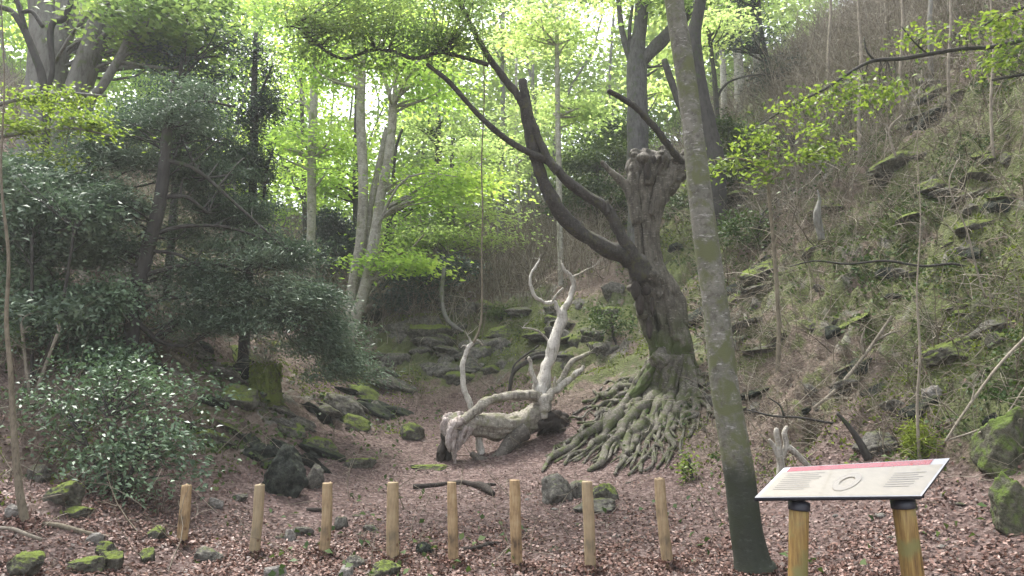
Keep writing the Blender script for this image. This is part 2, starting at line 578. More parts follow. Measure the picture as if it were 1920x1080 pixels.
M['split'] = bark('split_wood', (0.2, 0.16, 0.14), (0.42, 0.37, 0.35), (0.5, 0.46, 0.44), sc=3, streak=8, bs=.8)
M['leaf_bright'] = leafmat('bright_beech_leaf', [(0.13, 0.225, 0.045), (0.185, 0.295, 0.06), (0.255, 0.365, 0.08), (0.34, 0.42, 0.11)], .6, (2.1, 2.0, 1.6), patch=.35)  # glow of sunlit distant leaves put into the raised leaf colour
M['leaf_pale'] = leafmat('pale_beech_leaf', [(0.14, 0.215, 0.07), (0.19, 0.27, 0.09), (0.25, 0.33, 0.11), (0.31, 0.37, 0.14)], .6, (2.1, 2.0, 1.9), patch=.3)  # backlight and wash of the far wood partly put into this leaf colour
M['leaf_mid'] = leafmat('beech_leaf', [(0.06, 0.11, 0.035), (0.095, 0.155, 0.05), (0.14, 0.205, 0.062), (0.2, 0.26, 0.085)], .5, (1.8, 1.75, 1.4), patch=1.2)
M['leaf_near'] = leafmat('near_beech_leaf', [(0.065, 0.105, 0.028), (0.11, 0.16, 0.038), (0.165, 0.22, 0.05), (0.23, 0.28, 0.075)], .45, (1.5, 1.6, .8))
M['leaf_yew'] = leafmat('yew_needles', [(0.045, 0.07, 0.048), (0.085, 0.13, 0.085), (0.15, 0.205, 0.135), (0.23, 0.29, 0.2)], .15, (1.1, 1.3, 1), rough=.5, spec=.35, patch=.9)
M['leaf_yewdark'] = leafmat('dark_conifer_needles', [(0.02, 0.038, 0.034), (0.032, 0.058, 0.048), (0.048, 0.08, 0.06), (0.07, 0.105, 0.07)], .12, (1.1, 1.3, 1), rough=.5, patch=1)
M['leaf_holly'] = leafmat('holly_leaf', [(0.04, 0.07, 0.045), (0.075, 0.125, 0.075), (0.13, 0.2, 0.115), (0.22, 0.31, 0.19)], .12, (1.3, 1.5, .9), rough=.42, spec=.38, patch=1.5)
M['leaf_ivy'] = leafmat('ivy_leaf', [(0.025, 0.05, 0.018), (0.045, 0.08, 0.025), (0.07, 0.105, 0.03), (0.1, 0.13, 0.04)], .2, (1.3, 1.4, .8), rough=.55, spec=.2, patch=.8)
M['moss_tuft'] = leafmat('moss', [(0.07, 0.09, 0.025), (0.11, 0.145, 0.035), (0.16, 0.2, 0.04), (0.22, 0.27, 0.05)], .2, (1.3, 1.4, .6), rough=.9, spec=.05, patch=1.0)
M['litter'] = leafmat('fallen_beech_leaf', [(0.024, 0.013, 0.01), (0.06, 0.03, 0.022), (0.105, 0.054, 0.041), (0.17, 0.094, 0.074), (0.31, 0.215, 0.185)], .1, (1.1, 1, .9), rough=.5, spec=.3)
M['litter_far'] = leafmat('old_leaf_litter', [(0.055, 0.036, 0.031), (0.09, 0.06, 0.053), (0.13, 0.09, 0.08), (0.22, 0.17, 0.15)], .1, (1.1, 1, .9), rough=.6, spec=.2)
M['scrub'] = leafmat('bare_twigs', [(0.08, 0.065, 0.048), (0.14, 0.118, 0.09), (0.21, 0.185, 0.145), (0.34, 0.31, 0.25)], 0, rough=.8, spec=.1)
M['twiglitter'] = leafmat('dead_twig_litter', [(0.03, 0.024, 0.018), (0.07, 0.055, 0.042), (0.13, 0.105, 0.08), (0.28, 0.25, 0.2)], 0, rough=.9, spec=.1)
M['rock'] = rockmat('grey_rock', (0.085, 0.08, 0.07), (0.24, 0.23, 0.2), (0.11, 0.125, 0.05), .5)
M['rock_dark'] = rockmat('dark_rock', (0.022, 0.026, 0.022), (0.075, 0.08, 0.068), (0.07, 0.085, 0.04), .5)
M['rock_moss'] = rockmat('mossy_rock', (0.07, 0.068, 0.055), (0.18, 0.17, 0.14), (0.15, 0.19, 0.045), .8)
M['rock_green'] = rockmat('vivid_mossy_rock', (0.07, 0.07, 0.05), (0.16, 0.15, 0.12), (0.10, 0.14, 0.035), 1.0)
M['rock_pale'] = rockmat('pale_stone', (0.17, 0.16, 0.145), (0.3, 0.28, 0.26), (0.14, 0.16, 0.07), .2)

# posts: peeled chestnut
def postmat():
    m, nt, b = newmat('peeled_pole_wood')
    v2 = coords(nt, 1, 1, .1)
    v1 = coords(nt)
    oi = nd(nt, 'ShaderNodeObjectInfo')
    n1 = noise(nt, v1, 5, 4); n2 = noise(nt, v2, 60, 5, .7)
    col = ramp(nt, mth(nt, 'ADD', mth(nt, 'MULTIPLY', n1, .6), mth(nt, 'MULTIPLY', n2, .4)), [(.36, (0.06, 0.038, 0.02)), (.44, (0.2, 0.13, 0.065)), (.54, (0.33, 0.23, 0.12)), (.66, (0.43, 0.34, 0.205))])
    col = mixc(nt, mth(nt, 'MULTIPLY', oi.outputs['Random'], .6), col, (0.27, 0.235, 0.155))
    vo = nd(nt, 'ShaderNodeTexVoronoi'); vo.inputs['Scale'].default_value = 6; lk(nt, v1, vo.inputs['Vector'])
    col = mixc(nt, mapr(nt, vo.outputs['Distance'], .06, .14, .85, 0), col, (0.12, 0.06, 0.03))
    lk(nt, col, b.inputs['Base Color']); b.inputs['Roughness'].default_value = .7
    bump(nt, b, n2, .4, .01)
    return m
M['post'] = postmat()
def signpost():
    m, nt, b = newmat('treated_post_wood')
    v2 = coords(nt, 1, 1, .05)
    n2 = noise(nt, v2, 60, 6, .75); n1 = noise(nt, coords(nt), 6, 4)
    col = ramp(nt, n2, [(.34, (0.09, 0.05, 0.018)), (.46, (0.2, 0.12, 0.035)), (.56, (0.27, 0.175, 0.05)), (.68, (0.33, 0.25, 0.09))])
    col = mixc(nt, mapr(nt, n1, .45, .65), col, (0.18, 0.17, 0.06))
    lk(nt, col, b.inputs['Base Color']); b.inputs['Roughness'].default_value = .6
    bump(nt, b, n2, .3, .01)
    return m
M['signpost'] = signpost()
def plain(name, c, rough=.5, spec=.5, coat=0, metal=0):
    m, nt, b = newmat(name)
    n1 = noise(nt, coords(nt), 20, 3)
    col = ramp(nt, n1, [(.3, tuple(x * .85 for x in c)), (.7, c)])
    lk(nt, col, b.inputs['Base Color'])
    b.inputs['Roughness'].default_value = rough; b.inputs['Specular IOR Level'].default_value = spec
    b.inputs['Coat Weight'].default_value = coat; b.inputs['Metallic'].default_value = metal
    return m
M['bracket'] = plain('dark_painted_steel', (0.018, 0.02, 0.03), .45)

# ------------------------------------------------------------------ ground
def groundmat():
    m, nt, b = newmat('woodland_floor')
    geo = nd(nt, 'ShaderNodeNewGeometry')
    pos = geo.outputs['Position']
    def att(n_):
        return nd(nt, 'ShaderNodeAttribute', attribute_name=n_, attribute_type='GEOMETRY').outputs['Fac']
    moss, rock, brt = att('moss'), att('rock'), att('litter')
    vo = nd(nt, 'ShaderNodeTexVoronoi'); vo.inputs['Scale'].default_value = 24; vo.inputs['Randomness'].default_value = 1
    lk(nt, pos, vo.inputs['Vector'])
    sx = nd(nt, 'ShaderNodeSeparateColor'); lk(nt, vo.outputs['Color'], sx.inputs[0])
    lit = ramp(nt, sx.outputs[0], [(0, (0.05, 0.033, 0.03)), (.35, (0.10, 0.066, 0.06)), (.7, (0.15, 0.105, 0.096)), (1, (0.24, 0.185, 0.17))])
    soil = ramp(nt, noise(nt, pos, 2.3, 6, .7), [(.3, (0.05, 0.036, 0.03)), (.5, (0.115, 0.083, 0.073)), (.72, (0.19, 0.145, 0.13))])
    bsoil = ramp(nt, noise(nt, pos, 4.1, 8, .8), [(.33, (0.03, 0.025, 0.018)), (.45, (0.12, 0.1, 0.072)), (.56, (0.2, 0.165, 0.125)), (.7, (0.33, 0.29, 0.225))])
    soil = mixc(nt, mapr(nt, brt, .35, .9, .8, 0), soil, bsoil)
    col = mixc(nt, mth(nt, 'ADD', mth(nt, 'MULTIPLY', brt, .45), .3), soil, lit)
    n2 = noise(nt, pos, 5, 8, .78)
    n3 = noise(nt, pos, 34, 5, .7)
    rk = ramp(nt, n2, [(.3, (0.02, 0.019, 0.017)), (.46, (0.10, 0.095, 0.078)), (.7, (0.28, 0.265, 0.225))])
    col = mixc(nt, mapr(nt, mth(nt, 'ADD', rock, mth(nt, 'MULTIPLY', mth(nt, 'SUBTRACT', n2, .5), .9)), .42, .6), col, rk)
    mc = ramp(nt, mth(nt, 'ADD', mth(nt, 'MULTIPLY', n3, .6), mth(nt, 'MULTIPLY', noise(nt, pos, 1.3, 3), .4)),
              [(.34, (0.03, 0.036, 0.017)), (.48, (0.075, 0.088, 0.034)), (.66, (0.135, 0.16, 0.05))])
    n4 = noise(nt, pos, 1.9, 6, .68)
    col = mixc(nt, mapr(nt, mth(nt, 'ADD', moss, mth(nt, 'MULTIPLY', mth(nt, 'SUBTRACT', n4, .5), 1.5)), .46, .66, 0, .92), col, mc)
    lk(nt, col, b.inputs['Base Color'])
    b.inputs['Roughness'].default_value = .9; b.inputs['Specular IOR Level'].default_value = .15
    h = mth(nt, 'ADD', mth(nt, 'MULTIPLY', vo.outputs['Distance'], .5), mth(nt, 'ADD', mth(nt, 'MULTIPLY', n3, .6), n2))
    bump(nt, b, h, .9, .05)
    return m
M['ground'] = groundmat()


def axis(lo, hi, fmin, k, c=0.0):
    out = [c]; x = c
    while x < hi:
        x += max(fmin, k * abs(x - c)); out.append(x)
    neg = []; x = c
    while x > lo:
        x -= max(fmin, k * abs(x - c)); neg.append(x)
    return np.array(neg[::-1] + out)


xs = axis(-110, 110, 0.055, 0.011)
ys = [7.0]
while ys[-1] < 150: ys.append(ys[-1] + max(.05, .0065 * ys[-1]))
yb = [7.0]
while yb[-1] > -60: yb.append(yb[-1] - max(.12, .09 * (7 - yb[-1])))
ys = np.array(yb[:0:-1] + ys)
XX, YY = np.meshgrid(xs, ys)
HH, HB, SL, ST, PT, FR = hfull(XX, YY, True)
nx, ny = len(xs), len(ys)
gm = MB()
i0 = (np.arange(ny - 1)[:, None] * nx + np.arange(nx - 1)[None])
gm.add(np.stack([XX, YY, HH], -1).reshape(-1, 3), np.stack([i0, i0 + 1, i0 + nx + 1, i0 + nx], -1).reshape(-1, 4))
ground = gm.build('ground', M['ground'])
tag(ground, 'leaf strewn mauve brown woodland floor with mossy rocky banks', None, kind='structure')
me = ground.data
moss_v = ST * (.55 + .05 * smooth(3, 6, XX) + .22 * fbm(XX * .45, YY * .45, seed=71)) + .14 * smooth(16, 20, YY) * ST
rock_v = ST * (0.15 + .8 * smooth(.25, .85, FR)) * (.35 + .65 * PT)
lit_v = 1 - ST
for nm, val in (('moss', moss_v), ('rock', rock_v), ('litter', lit_v)):
    a = me.attributes.new(nm, 'FLOAT', 'POINT')
    a.data.foreach_set('value', val.astype(np.float32).ravel())


def _bil(A, x, y):
    ix = np.clip(np.searchsorted(xs, x) - 1, 0, nx - 2); iy = np.clip(np.searchsorted(ys, y) - 1, 0, ny - 2)
    fx = np.clip((x - xs[ix]) / (xs[ix + 1] - xs[ix]), 0, 1); fy = np.clip((y - ys[iy]) / (ys[iy + 1] - ys[iy]), 0, 1)
    return (A[iy, ix] * (1 - fx) + A[iy, ix + 1] * fx) * (1 - fy) + (A[iy + 1, ix] * (1 - fx) + A[iy + 1, ix + 1] * fx) * fy


def hfull(x, y, want=False):
    """from here on: read the built ground sheet itself"""
    x = np.atleast_1d(np.asarray(x, float)); y = np.atleast_1d(np.asarray(y, float))
    h = _bil(HH, x, y)
    if want:
        return h, h, h, _bil(ST, x, y), _bil(PT, x, y), None
    return h


def scatter(nmax, x0, x1, y0, y1, dens=None):
    """random ground points in a fan in front of the camera"""
    y = np.sqrt(RNG.uniform(y0 ** 2, y1 ** 2, nmax)) if y1 < 40 else RNG.uniform(y0, y1, nmax)
    x = RNG.uniform(x0, x1, nmax) * y
    h, hb, sl, st, pt, fr = hfull(x, y, True)
    keep = np.ones(nmax, bool)
    if dens is not None:
        keep = RNG.random(nmax) < dens(x, y, h, st, pt)
    return x[keep], y[keep], h[keep], st[keep]


def gnormal(x, y, e=.06):
    h = hfull(x, y)
    n_ = np.stack([-(hfull(x + e, y) - h) / e, -(hfull(x, y + e) - h) / e, np.ones_like(h)], 1)
    return n_ / np.linalg.norm(n_, axis=1)[:, None]


def flat_leaves(mb, x, y, h, L, W, tilt=.45, lift=.012):
    N_ = gnormal(x, y)
    N_ = N_ + RNG.normal(size=N_.shape) * tilt
    N_ /= np.linalg.norm(N_, axis=1)[:, None]
    D = np.cross(N_, RNG.normal(size=N_.shape)); D /= np.linalg.norm(D, axis=1)[:, None]
    Sd = np.cross(N_, D)
    C = np.stack([x, y, h + lift + RNG.uniform(0, .015, len(x))], 1)
    n_ = len(x)
    L = L * RNG.uniform(.6, 1.2, n_); W = W * RNG.uniform(.6, 1.2, n_)
    curl = RNG.uniform(-.1, .35, n_)
    b = C - D * L[:, None] * .5; t = C + D * L[:, None] * .5 + N_ * (L * curl * .6)[:, None]
    l = C + Sd * W[:, None] * .5 + N_ * (W * curl)[:, None]; r = C - Sd * W[:, None] * .5 + N_ * (W * curl * .7)[:, None]
    mb.add(np.stack([b, l, t, r], 1).reshape(-1, 3), np.arange(n_ * 4).reshape(-1, 4), rq=RNG.random(n_))


POSTFEET = [((340, 1023), 9), ((476, 1045), 9), ((607, 1043), 9), ((737, 1055), 11), ((850, 1062), 9), ((969, 1070), 10), ((1107, 1075), 10), ((1253, 1065), 10), ((1412, 1072), 36), ((48, 985), 8)]
# near, fresh fallen leaves
mb = MB()
x, y, h, st = scatter(110000, -.76, .76, 6.2, 11.5, lambda x, y, h, st, pt: (.22 + .78 * smooth(-.3, .15, fbm(x * 1.8, y * 1.8, seed=35) + .3 * fbm(x * 6, y * 6, seed=36))) * (1 - .75 * st) * (1 - smooth(8.2, 10.8, y + .5 * fbm(x * .8, y * .8, seed=31) + .35 * np.maximum(x, 0)) * .93))
flat_leaves(mb, x, y, h, .05, .033)
for (b_, r_) in POSTFEET:
    g_ = G(*b_); a_ = RNG.uniform(0, 6.28, 150); q_ = r_ * g_[1] / F + np.abs(RNG.normal(0, .09, 150))
    xx, yy = g_[0] + np.cos(a_) * q_, g_[1] + np.sin(a_) * q_
    flat_leaves(mb, xx, yy, hfull(xx, yy) + np.maximum(0, .07 - q_ * .35), .06, .04, tilt=.9)
tag(mb.build('leaf_litter', M['litter'], smooth_=False), 'reddish brown fallen beech leaves lying round the posts', 'fallen leaves', kind='stuff')
mb = MB()
x, y, h, st = scatter(120000, -.76, .76, 7, 21, lambda x, y, h, st, pt: (1 - .7 * st) * (.25 + .75 * smooth(-.2, .3, fbm(x * .9, y * .9, seed=33))) * .75)
flat_leaves(mb, x, y, h, .042, .028, lift=.006)
tag(mb.build('old_leaf_litter', M['litter_far'], smooth_=False), 'small mauve brown dead leaves thinly covering the gully floor', 'fallen leaves', kind='stuff')

mb = MB()
x, y, h, st = scatter(2600, -.74, .74, 6.4, 15, lambda x, y, h, st, pt: (1 - .6 * st) * (.3 + .7 * smooth(-.1, .3, fbm(x * .7, y * .7, seed=37))))
N_ = len(x); a_ = RNG.uniform(0, 6.28, N_)
nodes = mb.strands(np.stack([x, y, h + .015], 1), np.stack([np.cos(a_), np.sin(a_), RNG.uniform(-.02, .12, N_)], 1), RNG.uniform(.08, .4, N_), RNG.uniform(.002, .006, N_), K=5, curl=.5)
mb.strands(nodes[:, 2], np.stack([np.cos(a_ + .7), np.sin(a_ + .7), RNG.uniform(0, .3, N_)], 1), .1, .002, K=3, curl=.3)
tag(mb.build('fallen_twigs', M['twiglitter']), 'small dead twigs lying among the fallen leaves', 'twigs', kind='stuff')

# moss cushions of tiny fronds on the banks
mb = MB()
x, y, h, st = scatter(230000, -.74, .74, 7.5, 26, lambda x, y, h, st, pt: st * smooth(.06, .36, fbm(x * .7, y * .7, seed=41) + .3 * fbm(x * 3, y * 3, seed=42)) * .9)
N_ = gnormal(x, y)
D = N_ * .8 + RNG.normal(size=N_.shape) * .6
mb.leaves(np.stack([x, y, h + .02], 1), .07, .035, D=D, flat=.1)
tag(mb.build('bank_moss', M['moss_tuft'], smooth_=False), 'olive green moss cushions growing over the rocky banks', 'moss', kind='stuff')

# ivy and small herbs
mb = MB()
x, y, h, st = scatter(150000, -.76, .76, 7, 28, lambda x, y, h, st, pt: (.12 + st) * smooth(.05, .4, fbm(x * .45 + 9, y * .45, seed=51) + .3 * fbm(x * 2, y * 2, seed=52)) * .5)
mb.leaves(np.stack([x, y, h + RNG.uniform(.02, .16, len(x))], 1), .085, .065, flat=.35)
x, y, h, st = scatter(75000, .26, .8, 8.5, 22, lambda x, y, h, st, pt: st * smooth(-.05, .3, fbm(x * .8 + 3, y * .8, seed=55)))
mb.leaves(np.stack([x, y, h + RNG.uniform(.0, .10, len(x))], 1), .065, .045, flat=.3)
tag(mb.build('ivy_cover', M['leaf_ivy'], smooth_=False), 'dark green ivy and small herbs creeping over the banks', 'ivy', kind='stuff')

# bare twiggy undergrowth
def scrubdens(x, y, h, st, pt):
    px = 960 + x / y * F
    return (.05 + .9 * smooth(1150, 1500, px) * st + .8 * (1 - smooth(150, 480, px)) * (.25 + st) * smooth(8, 9.5, y) + .5 * smooth(20, 25, y)) * (.3 + .7 * smooth(-.1, .35, fbm(x * .5, y * .5, seed=61)))
mb = MB()
x, y, h, st = scatter(38000, -.76, .8, 7.4, 38, scrubdens)
N_ = len(x)
dirs = np.stack([RNG.normal(0, .5, N_) - .25 * (x > 2), RNG.normal(0, .5, N_) - .3, RNG.uniform(.1, 1.1, N_)], 1)
nodes = mb.strands(np.stack([x, y, h - .03], 1), dirs, RNG.uniform(.25, 1.2, N_) * (.8 + y / 30), (.003 + y * .00045) * RNG.uniform(.6, 1.5, N_), K=6, curl=.9, droop=.25)
sel = RNG.integers(1, 5, N_ * 2)
bb = nodes[np.tile(np.arange(N_), 2), sel]
mb.strands(bb, RNG.normal(size=(N_ * 2, 3)) + np.array([0, 0, .3]), RNG.uniform(.12, .5, N_ * 2), np.tile(.002 + y * .0003, 2), K=4, curl=.8, droop=.2)
x, y, h, st = scatter(21000, .26, .82, 8, 24, lambda x, y, h, st, pt: st * (.35 + .65 * smooth(-.2, .2, fbm(x * .8, y * .8, seed=63))))
N_ = len(x)
nodes = mb.strands(np.stack([x, y, h - .02], 1), np.stack([RNG.normal(-.2, .7, N_), RNG.normal(-.3, .5, N_), RNG.uniform(-.1, .9, N_)], 1), RNG.uniform(.2, .9, N_), (.002 + y * .00035) * RNG.uniform(.5, 1.2, N_), K=6, curl=1.2, droop=.6)
mb.strands(nodes[np.arange(N_), 3], RNG.normal(size=(N_, 3)), RNG.uniform(.1, .4, N_), .002 + y * .0002, K=4, curl=1, droop=.4)
tag(mb.build('bare_undergrowth', M['scrub']), 'bare brown twigs and dead stems tangled over the banks', 'undergrowth', kind='stuff')


# ------------------------------------------------------------------ crowns
def crown(leaf_mb, wood_mb, trunk, blobs, n_leaf, L, W, spread=.55, thick=.14, br=.03, flat=.72, px=True, sprayflat=.55, branch=True):
    """blobs (px,py,d,rx_px,ry_px,rd_m,K). leaves grow in layered sprays at branch ends"""
    tr = np.array(trunk, float)
    for (bx, by, bd, rx, ry, rd, Kc) in blobs:
        c = P(bx, by, bd); sc_ = bd * S / F
        u = RNG.normal(size=(Kc, 3)); u /= np.linalg.norm(u, axis=1)[:, None]
        u *= (RNG.random(Kc) ** .45)[:, None]
        cc = c + u * np.array([rx * sc_, rd, ry * sc_])
        tot = []; dd = []
        for k in range(Kc):
            q = cc[k]
            if branch:
                hd = np.hypot(tr[:, 0] - q[0], tr[:, 1] - q[1])
                cost = np.abs(tr[:, 2] - (q[2] - hd * .45)) + hd * .6
                p0 = tr[int(np.argmin(cost))]
                m_ = (p0[:3] + q) / 2 + RNG.normal(size=3) * .12 * np.linalg.norm(q - p0[:3]) + np.array([0, 0, .06 * np.linalg.norm(q - p0[:3])])
                r0 = min(br, p0[3] * .6)
                wood_mb.tube([(*p0[:3], r0), (*m_, r0 * .6), (*q, r0 * .2)], seg=5, sub=4, caps=False)
                out = q - p0[:3]
            else:
                out = q - c
            out[2] *= .3
            out /= np.linalg.norm(out) + 1e-6
            s_ = spread * RNG.uniform(.6, 1.3)
            nn = int(n_leaf * RNG.uniform(.5, 1.4))
            a = RNG.normal(size=(nn, 3))
            a[:, :2] *= s_; a[:, 2] *= thick
            al = a[:, :2] @ out[:2]
            a[:, 2] -= .18 * np.abs(al) * RNG.uniform(.5, 1.5)
            tot.append(q + a)
            d_ = RNG.normal(size=(nn, 3)) * .7 + out
            d_[:, 2] = d_[:, 2] * (1 - sprayflat) - .25
            dd.append(d_)
        leaf_mb.leaves(np.concatenate(tot), L, W, D=np.concatenate(dd), flat=flat)


def tree(name, label, cat, trunks, barkm, leafm, blobs, n_leaf=160, L=.16, W=.1, spread=.7, thick=.16, group=None, seg=10, wob=.12, br=.05, extend=True, sub=5, base=None, leafname='crown', flat=.72, sprayflat=.55, sink=.25):
    """trunks: list of traces; first is the main one (bottom to top)."""
    b = base if base is not None else np.array(trunks[0][0][:3])
    t = thing(name, label, cat, b, group)
    allp = []
    wm = MB()
    for k, tr in enumerate(trunks):
        tr = [tuple(e) for e in tr]
        if k == 0 and sink:
            e0 = tr[0]
            tr = [(e0[0], e0[1], e0[2] - sink, e0[3] * 1.25)] + tr
        wm.tube(tr, seg=seg, wob=wob, sub=sub)
        allp.append(catmull(np.array(tr), 4))
    allp = np.concatenate(allp)
    lm = MB()
    bm_ = MB()
    if blobs:
        crown(lm, bm_, allp, blobs, n_leaf, L, W, spread, thick, br, flat=flat, sprayflat=sprayflat)
    wm.build('trunk', barkm, t)
    if bm_.n:
        bm_.build('branches', barkm, t)
    if lm.n:
        lm.build(leafname, leafm, t, smooth_=False)
    return t


def gbase(px, d):
    """ground point under column px at depth d"""
    w = P(px, 540, d)
    z = hfull(w[0], w[1])[0]
    return np.array([w[0], w[1], z])


def trace(lst, d):
    """photo trace whose foot is dropped onto the ground at depth d"""
    pts_ = PX(lst, d)
    f0 = pts_[0]
    z = hfull(f0[0], f0[1])[0]
    if z < f0[2]:
        pts_ = [(f0[0], f0[1], z, f0[3] * 1.15)] + pts_ if f0[2] - z > .1 else [(f0[0], f0[1], z, f0[3])] + pts_[1:]
    return pts_


# ------------------------------------------------------------------ wooden posts
POSTS = [
    ((350, 911), (346, 965), (340, 1023), 9.3, 'leftmost of the row of peeled wooden posts, orange toned and leaning right'),
    ((487, 911), (483, 975), (476, 1045), 9.6, 'second peeled wooden post from the left, below the dark angular boulder'),
    ((614, 908), (613, 975), (607, 1043), 9.2, 'third wooden post from the left, thin and greyish with a notched top'),
    ((737, 907), (736, 980), (737, 1055), 11, 'fourth wooden post from the left, thick with a dark knot near its top'),
    ((847, 907), (849, 985), (850, 1062), 9, 'fifth wooden post from the left, slim and straight below the broken log end'),
    ((965, 903), (967, 985), (969, 1070), 10.2, 'sixth wooden post from the left, straight and pale below the fallen tree'),
    ((1101, 906), (1105, 990), (1107, 1075), 10.2, 'seventh wooden post from the left, in front of the mossy rocks'),
    ((1237, 899), (1241, 960), (1253, 1065), 9.8, 'rightmost of the wooden posts, pale and crooked, left of the big grey trunk'),
]
for (a, m_, b, r, lab) in POSTS:
    g = G(*b); d = g[1] / S
    tr = PX([(b[0], b[1], r * 1.02), (m_[0], m_[1], r * RNG.uniform(.95, 1.08)), (a[0], a[1], r * .95)], d)
    mb = MB()
    p0 = np.array(tr[0]); p1 = np.array(tr[1]); p2 = np.array(tr[2])
    foot = p0.copy(); foot[2] -= .25
    top = p2.copy(); top[3] *= .82; top[2] += .006
    mb.tube([tuple(foot), tuple(p0), tuple(p1), (*p2[:2], p2[2] - .02, p2[3]), tuple(top)], seg=14, wob=.07, sub=5)
    o = mb.build('wooden_post', M['post'], origin=p0[:3])
    tag(o, lab, 'post', 'low wooden posts in a row')

# ------------------------------------------------------------------ information sign
def sign():
    BL = P(1415, 933, 3.05); BR = P(1728, 930, 3.09)
    TL = P(1470, 877, 3.27); TR = P(1781, 859, 3.42)
    cen = (BL + BR) / 2
    base = np.array([cen[0], cen[1], hfull(cen[0], cen[1])[0]])
    t = thing('information_sign', 'slanted white information board with a red top band on two wooden legs', 'sign', base)
    nrm = np.cross(BR - BL, TL - BL); nrm /= np.linalg.norm(nrm)
    q = np.array([BL, BR, TR, TL]); th = .022
    lo = q - nrm * th
    mb = MB(); mb.add(np.vstack([q - nrm * .002, lo]), [(3, 2, 1, 0)[::-1], (4, 7, 6, 5), (0, 4, 5, 1), (1, 5, 6, 2), (2, 6, 7, 3), (3, 7, 4, 0)])
    mb.build('board_back', M['bracket'], t, smooth_=False)

    def quad(u0, v0, u1, v1, off):
        def pt(u, v):
            return (BL * (1 - u) + BR * u) * (1 - v) + (TL * (1 - u) + TR * u) * v + nrm * off
        return np.array([pt(u0, v0), pt(u1, v0), pt(u1, v1), pt(u0, v1)])
    def sheet(name, rects, off, mat_, thick=.0):
        m_ = MB()
        for (u0, v0, u1, v1) in rects:
            m_.add(quad(u0, v0, u1, v1, off), [(0, 1, 2, 3)])
        return m_.build(name, mat_, t, smooth_=False)
    face = plain('printed_cream_board', (0.27, 0.235, 0.175), .3, .4, 1.0)
    face.node_tree.nodes['Principled BSDF'].inputs['Coat Roughness'].default_value = .04
    edge = plain('white_board_edge', (0.4, 0.4, 0.42), .25, .5, .5)
    red = plain('red_print', (0.27, 0.008, 0.018), .16, .5, .8)
    grey = plain('grey_print', (0.205, 0.188, 0.155), .2, .5, .8)
    pic = plain('brown_print', (0.245, 0.215, 0.165), .2, .5, .8)
    sheet('panel_face', [(0, 0, 1, 1)], .0005, edge)
    sheet('printed_sheet', [(.02, .02, .985, .83)], .0015, face)
    sheet('red_band', [(.04, .835, .90, .985)], .0015, red)
    rows = []
    for i in range(9):
        v = .74 - i * .062
        rows.append((.06, v, .06 + RNG.uniform(.17, .22), v + .014))
        if i > 1: rows.append((.72, v, .72 + RNG.uniform(.15, .2), v + .014))
    sheet('text_block', [r_ for r_ in rows if r_[0] < .4], .0025, grey); sheet('text_block', [r_ for r_ in rows if r_[0] > .4], .0025, grey)
    # round drawing in the middle of the sheet
    m_ = MB(); k = 28; vs = []
    for r_ in (.55, 1.0):
        for i in range(k):
            a = i / k * 2 * math.pi
            u = .47 + .075 * r_ * math.cos(a); v = .42 + .26 * r_ * math.sin(a)
            vs.append((BL * (1 - u) + BR * u) * (1 - v) + (TL * (1 - u) + TR * u) * v + nrm * .0025)
    m_.add(vs, [(i, (i + 1) % k, k + (i + 1) % k, k + i)[::-1] for i in range(k)])
    m_.build('round_drawing', pic, t, smooth_=False)
    for (u, px, py, r) in ((.25, 1496, 1080, 17), (.88, 1712, 1080, 19)):
        topc = quad(u, .14, u, .14, -th - .075)[0]
        ft = P(px, py, topc[1] / S)
        dirn = (ft - topc); dirn /= abs(dirn[2])
        z = hfull(ft[0], ft[1])[0] - .2
        bot = topc + dirn * (topc[2] - z)
        rr = r * topc[1] / F
        m_ = MB(); m_.tube([(*bot, rr * 1.03), (*((bot + topc) / 2), rr), (*topc, rr)], seg=18, wob=.015, sub=4)
        lg = m_.build('leg', M['signpost'], t)
        m_ = MB()
        tp = topc - dirn * .03; bt = topc + dirn * .012
        m_.tube([(*bt, rr * 1.12), (*(topc * .5 + bt * .5), rr * 1.12), (*tp, rr * 1.12)], seg=18, sub=1)
        br = m_.build('bracket', M['bracket'], t)
        cc = quad(u, .2, u, .2, -th)[0]
        e1 = (BR - BL) / np.linalg.norm(BR - BL) * .07; e2 = np.cross(nrm, e1 / .07) * .05
        c8 = []
        for off in (0.0, -.012):
            for s1, s2 in ((-1, -1), (1, -1), (1, 1), (-1, 1)):
                c8.append(cc + nrm * off + e1 * s1 + e2 * s2)
        m_ = MB(); m_.add(c8, [(3, 2, 1, 0), (4, 5, 6, 7), (0, 1, 5, 4), (1, 2, 6, 5), (2, 3, 7, 6), (3, 0, 4, 7)])
        m_.build('mounting_plate', M['bracket'], t, smooth_=False)
sign()

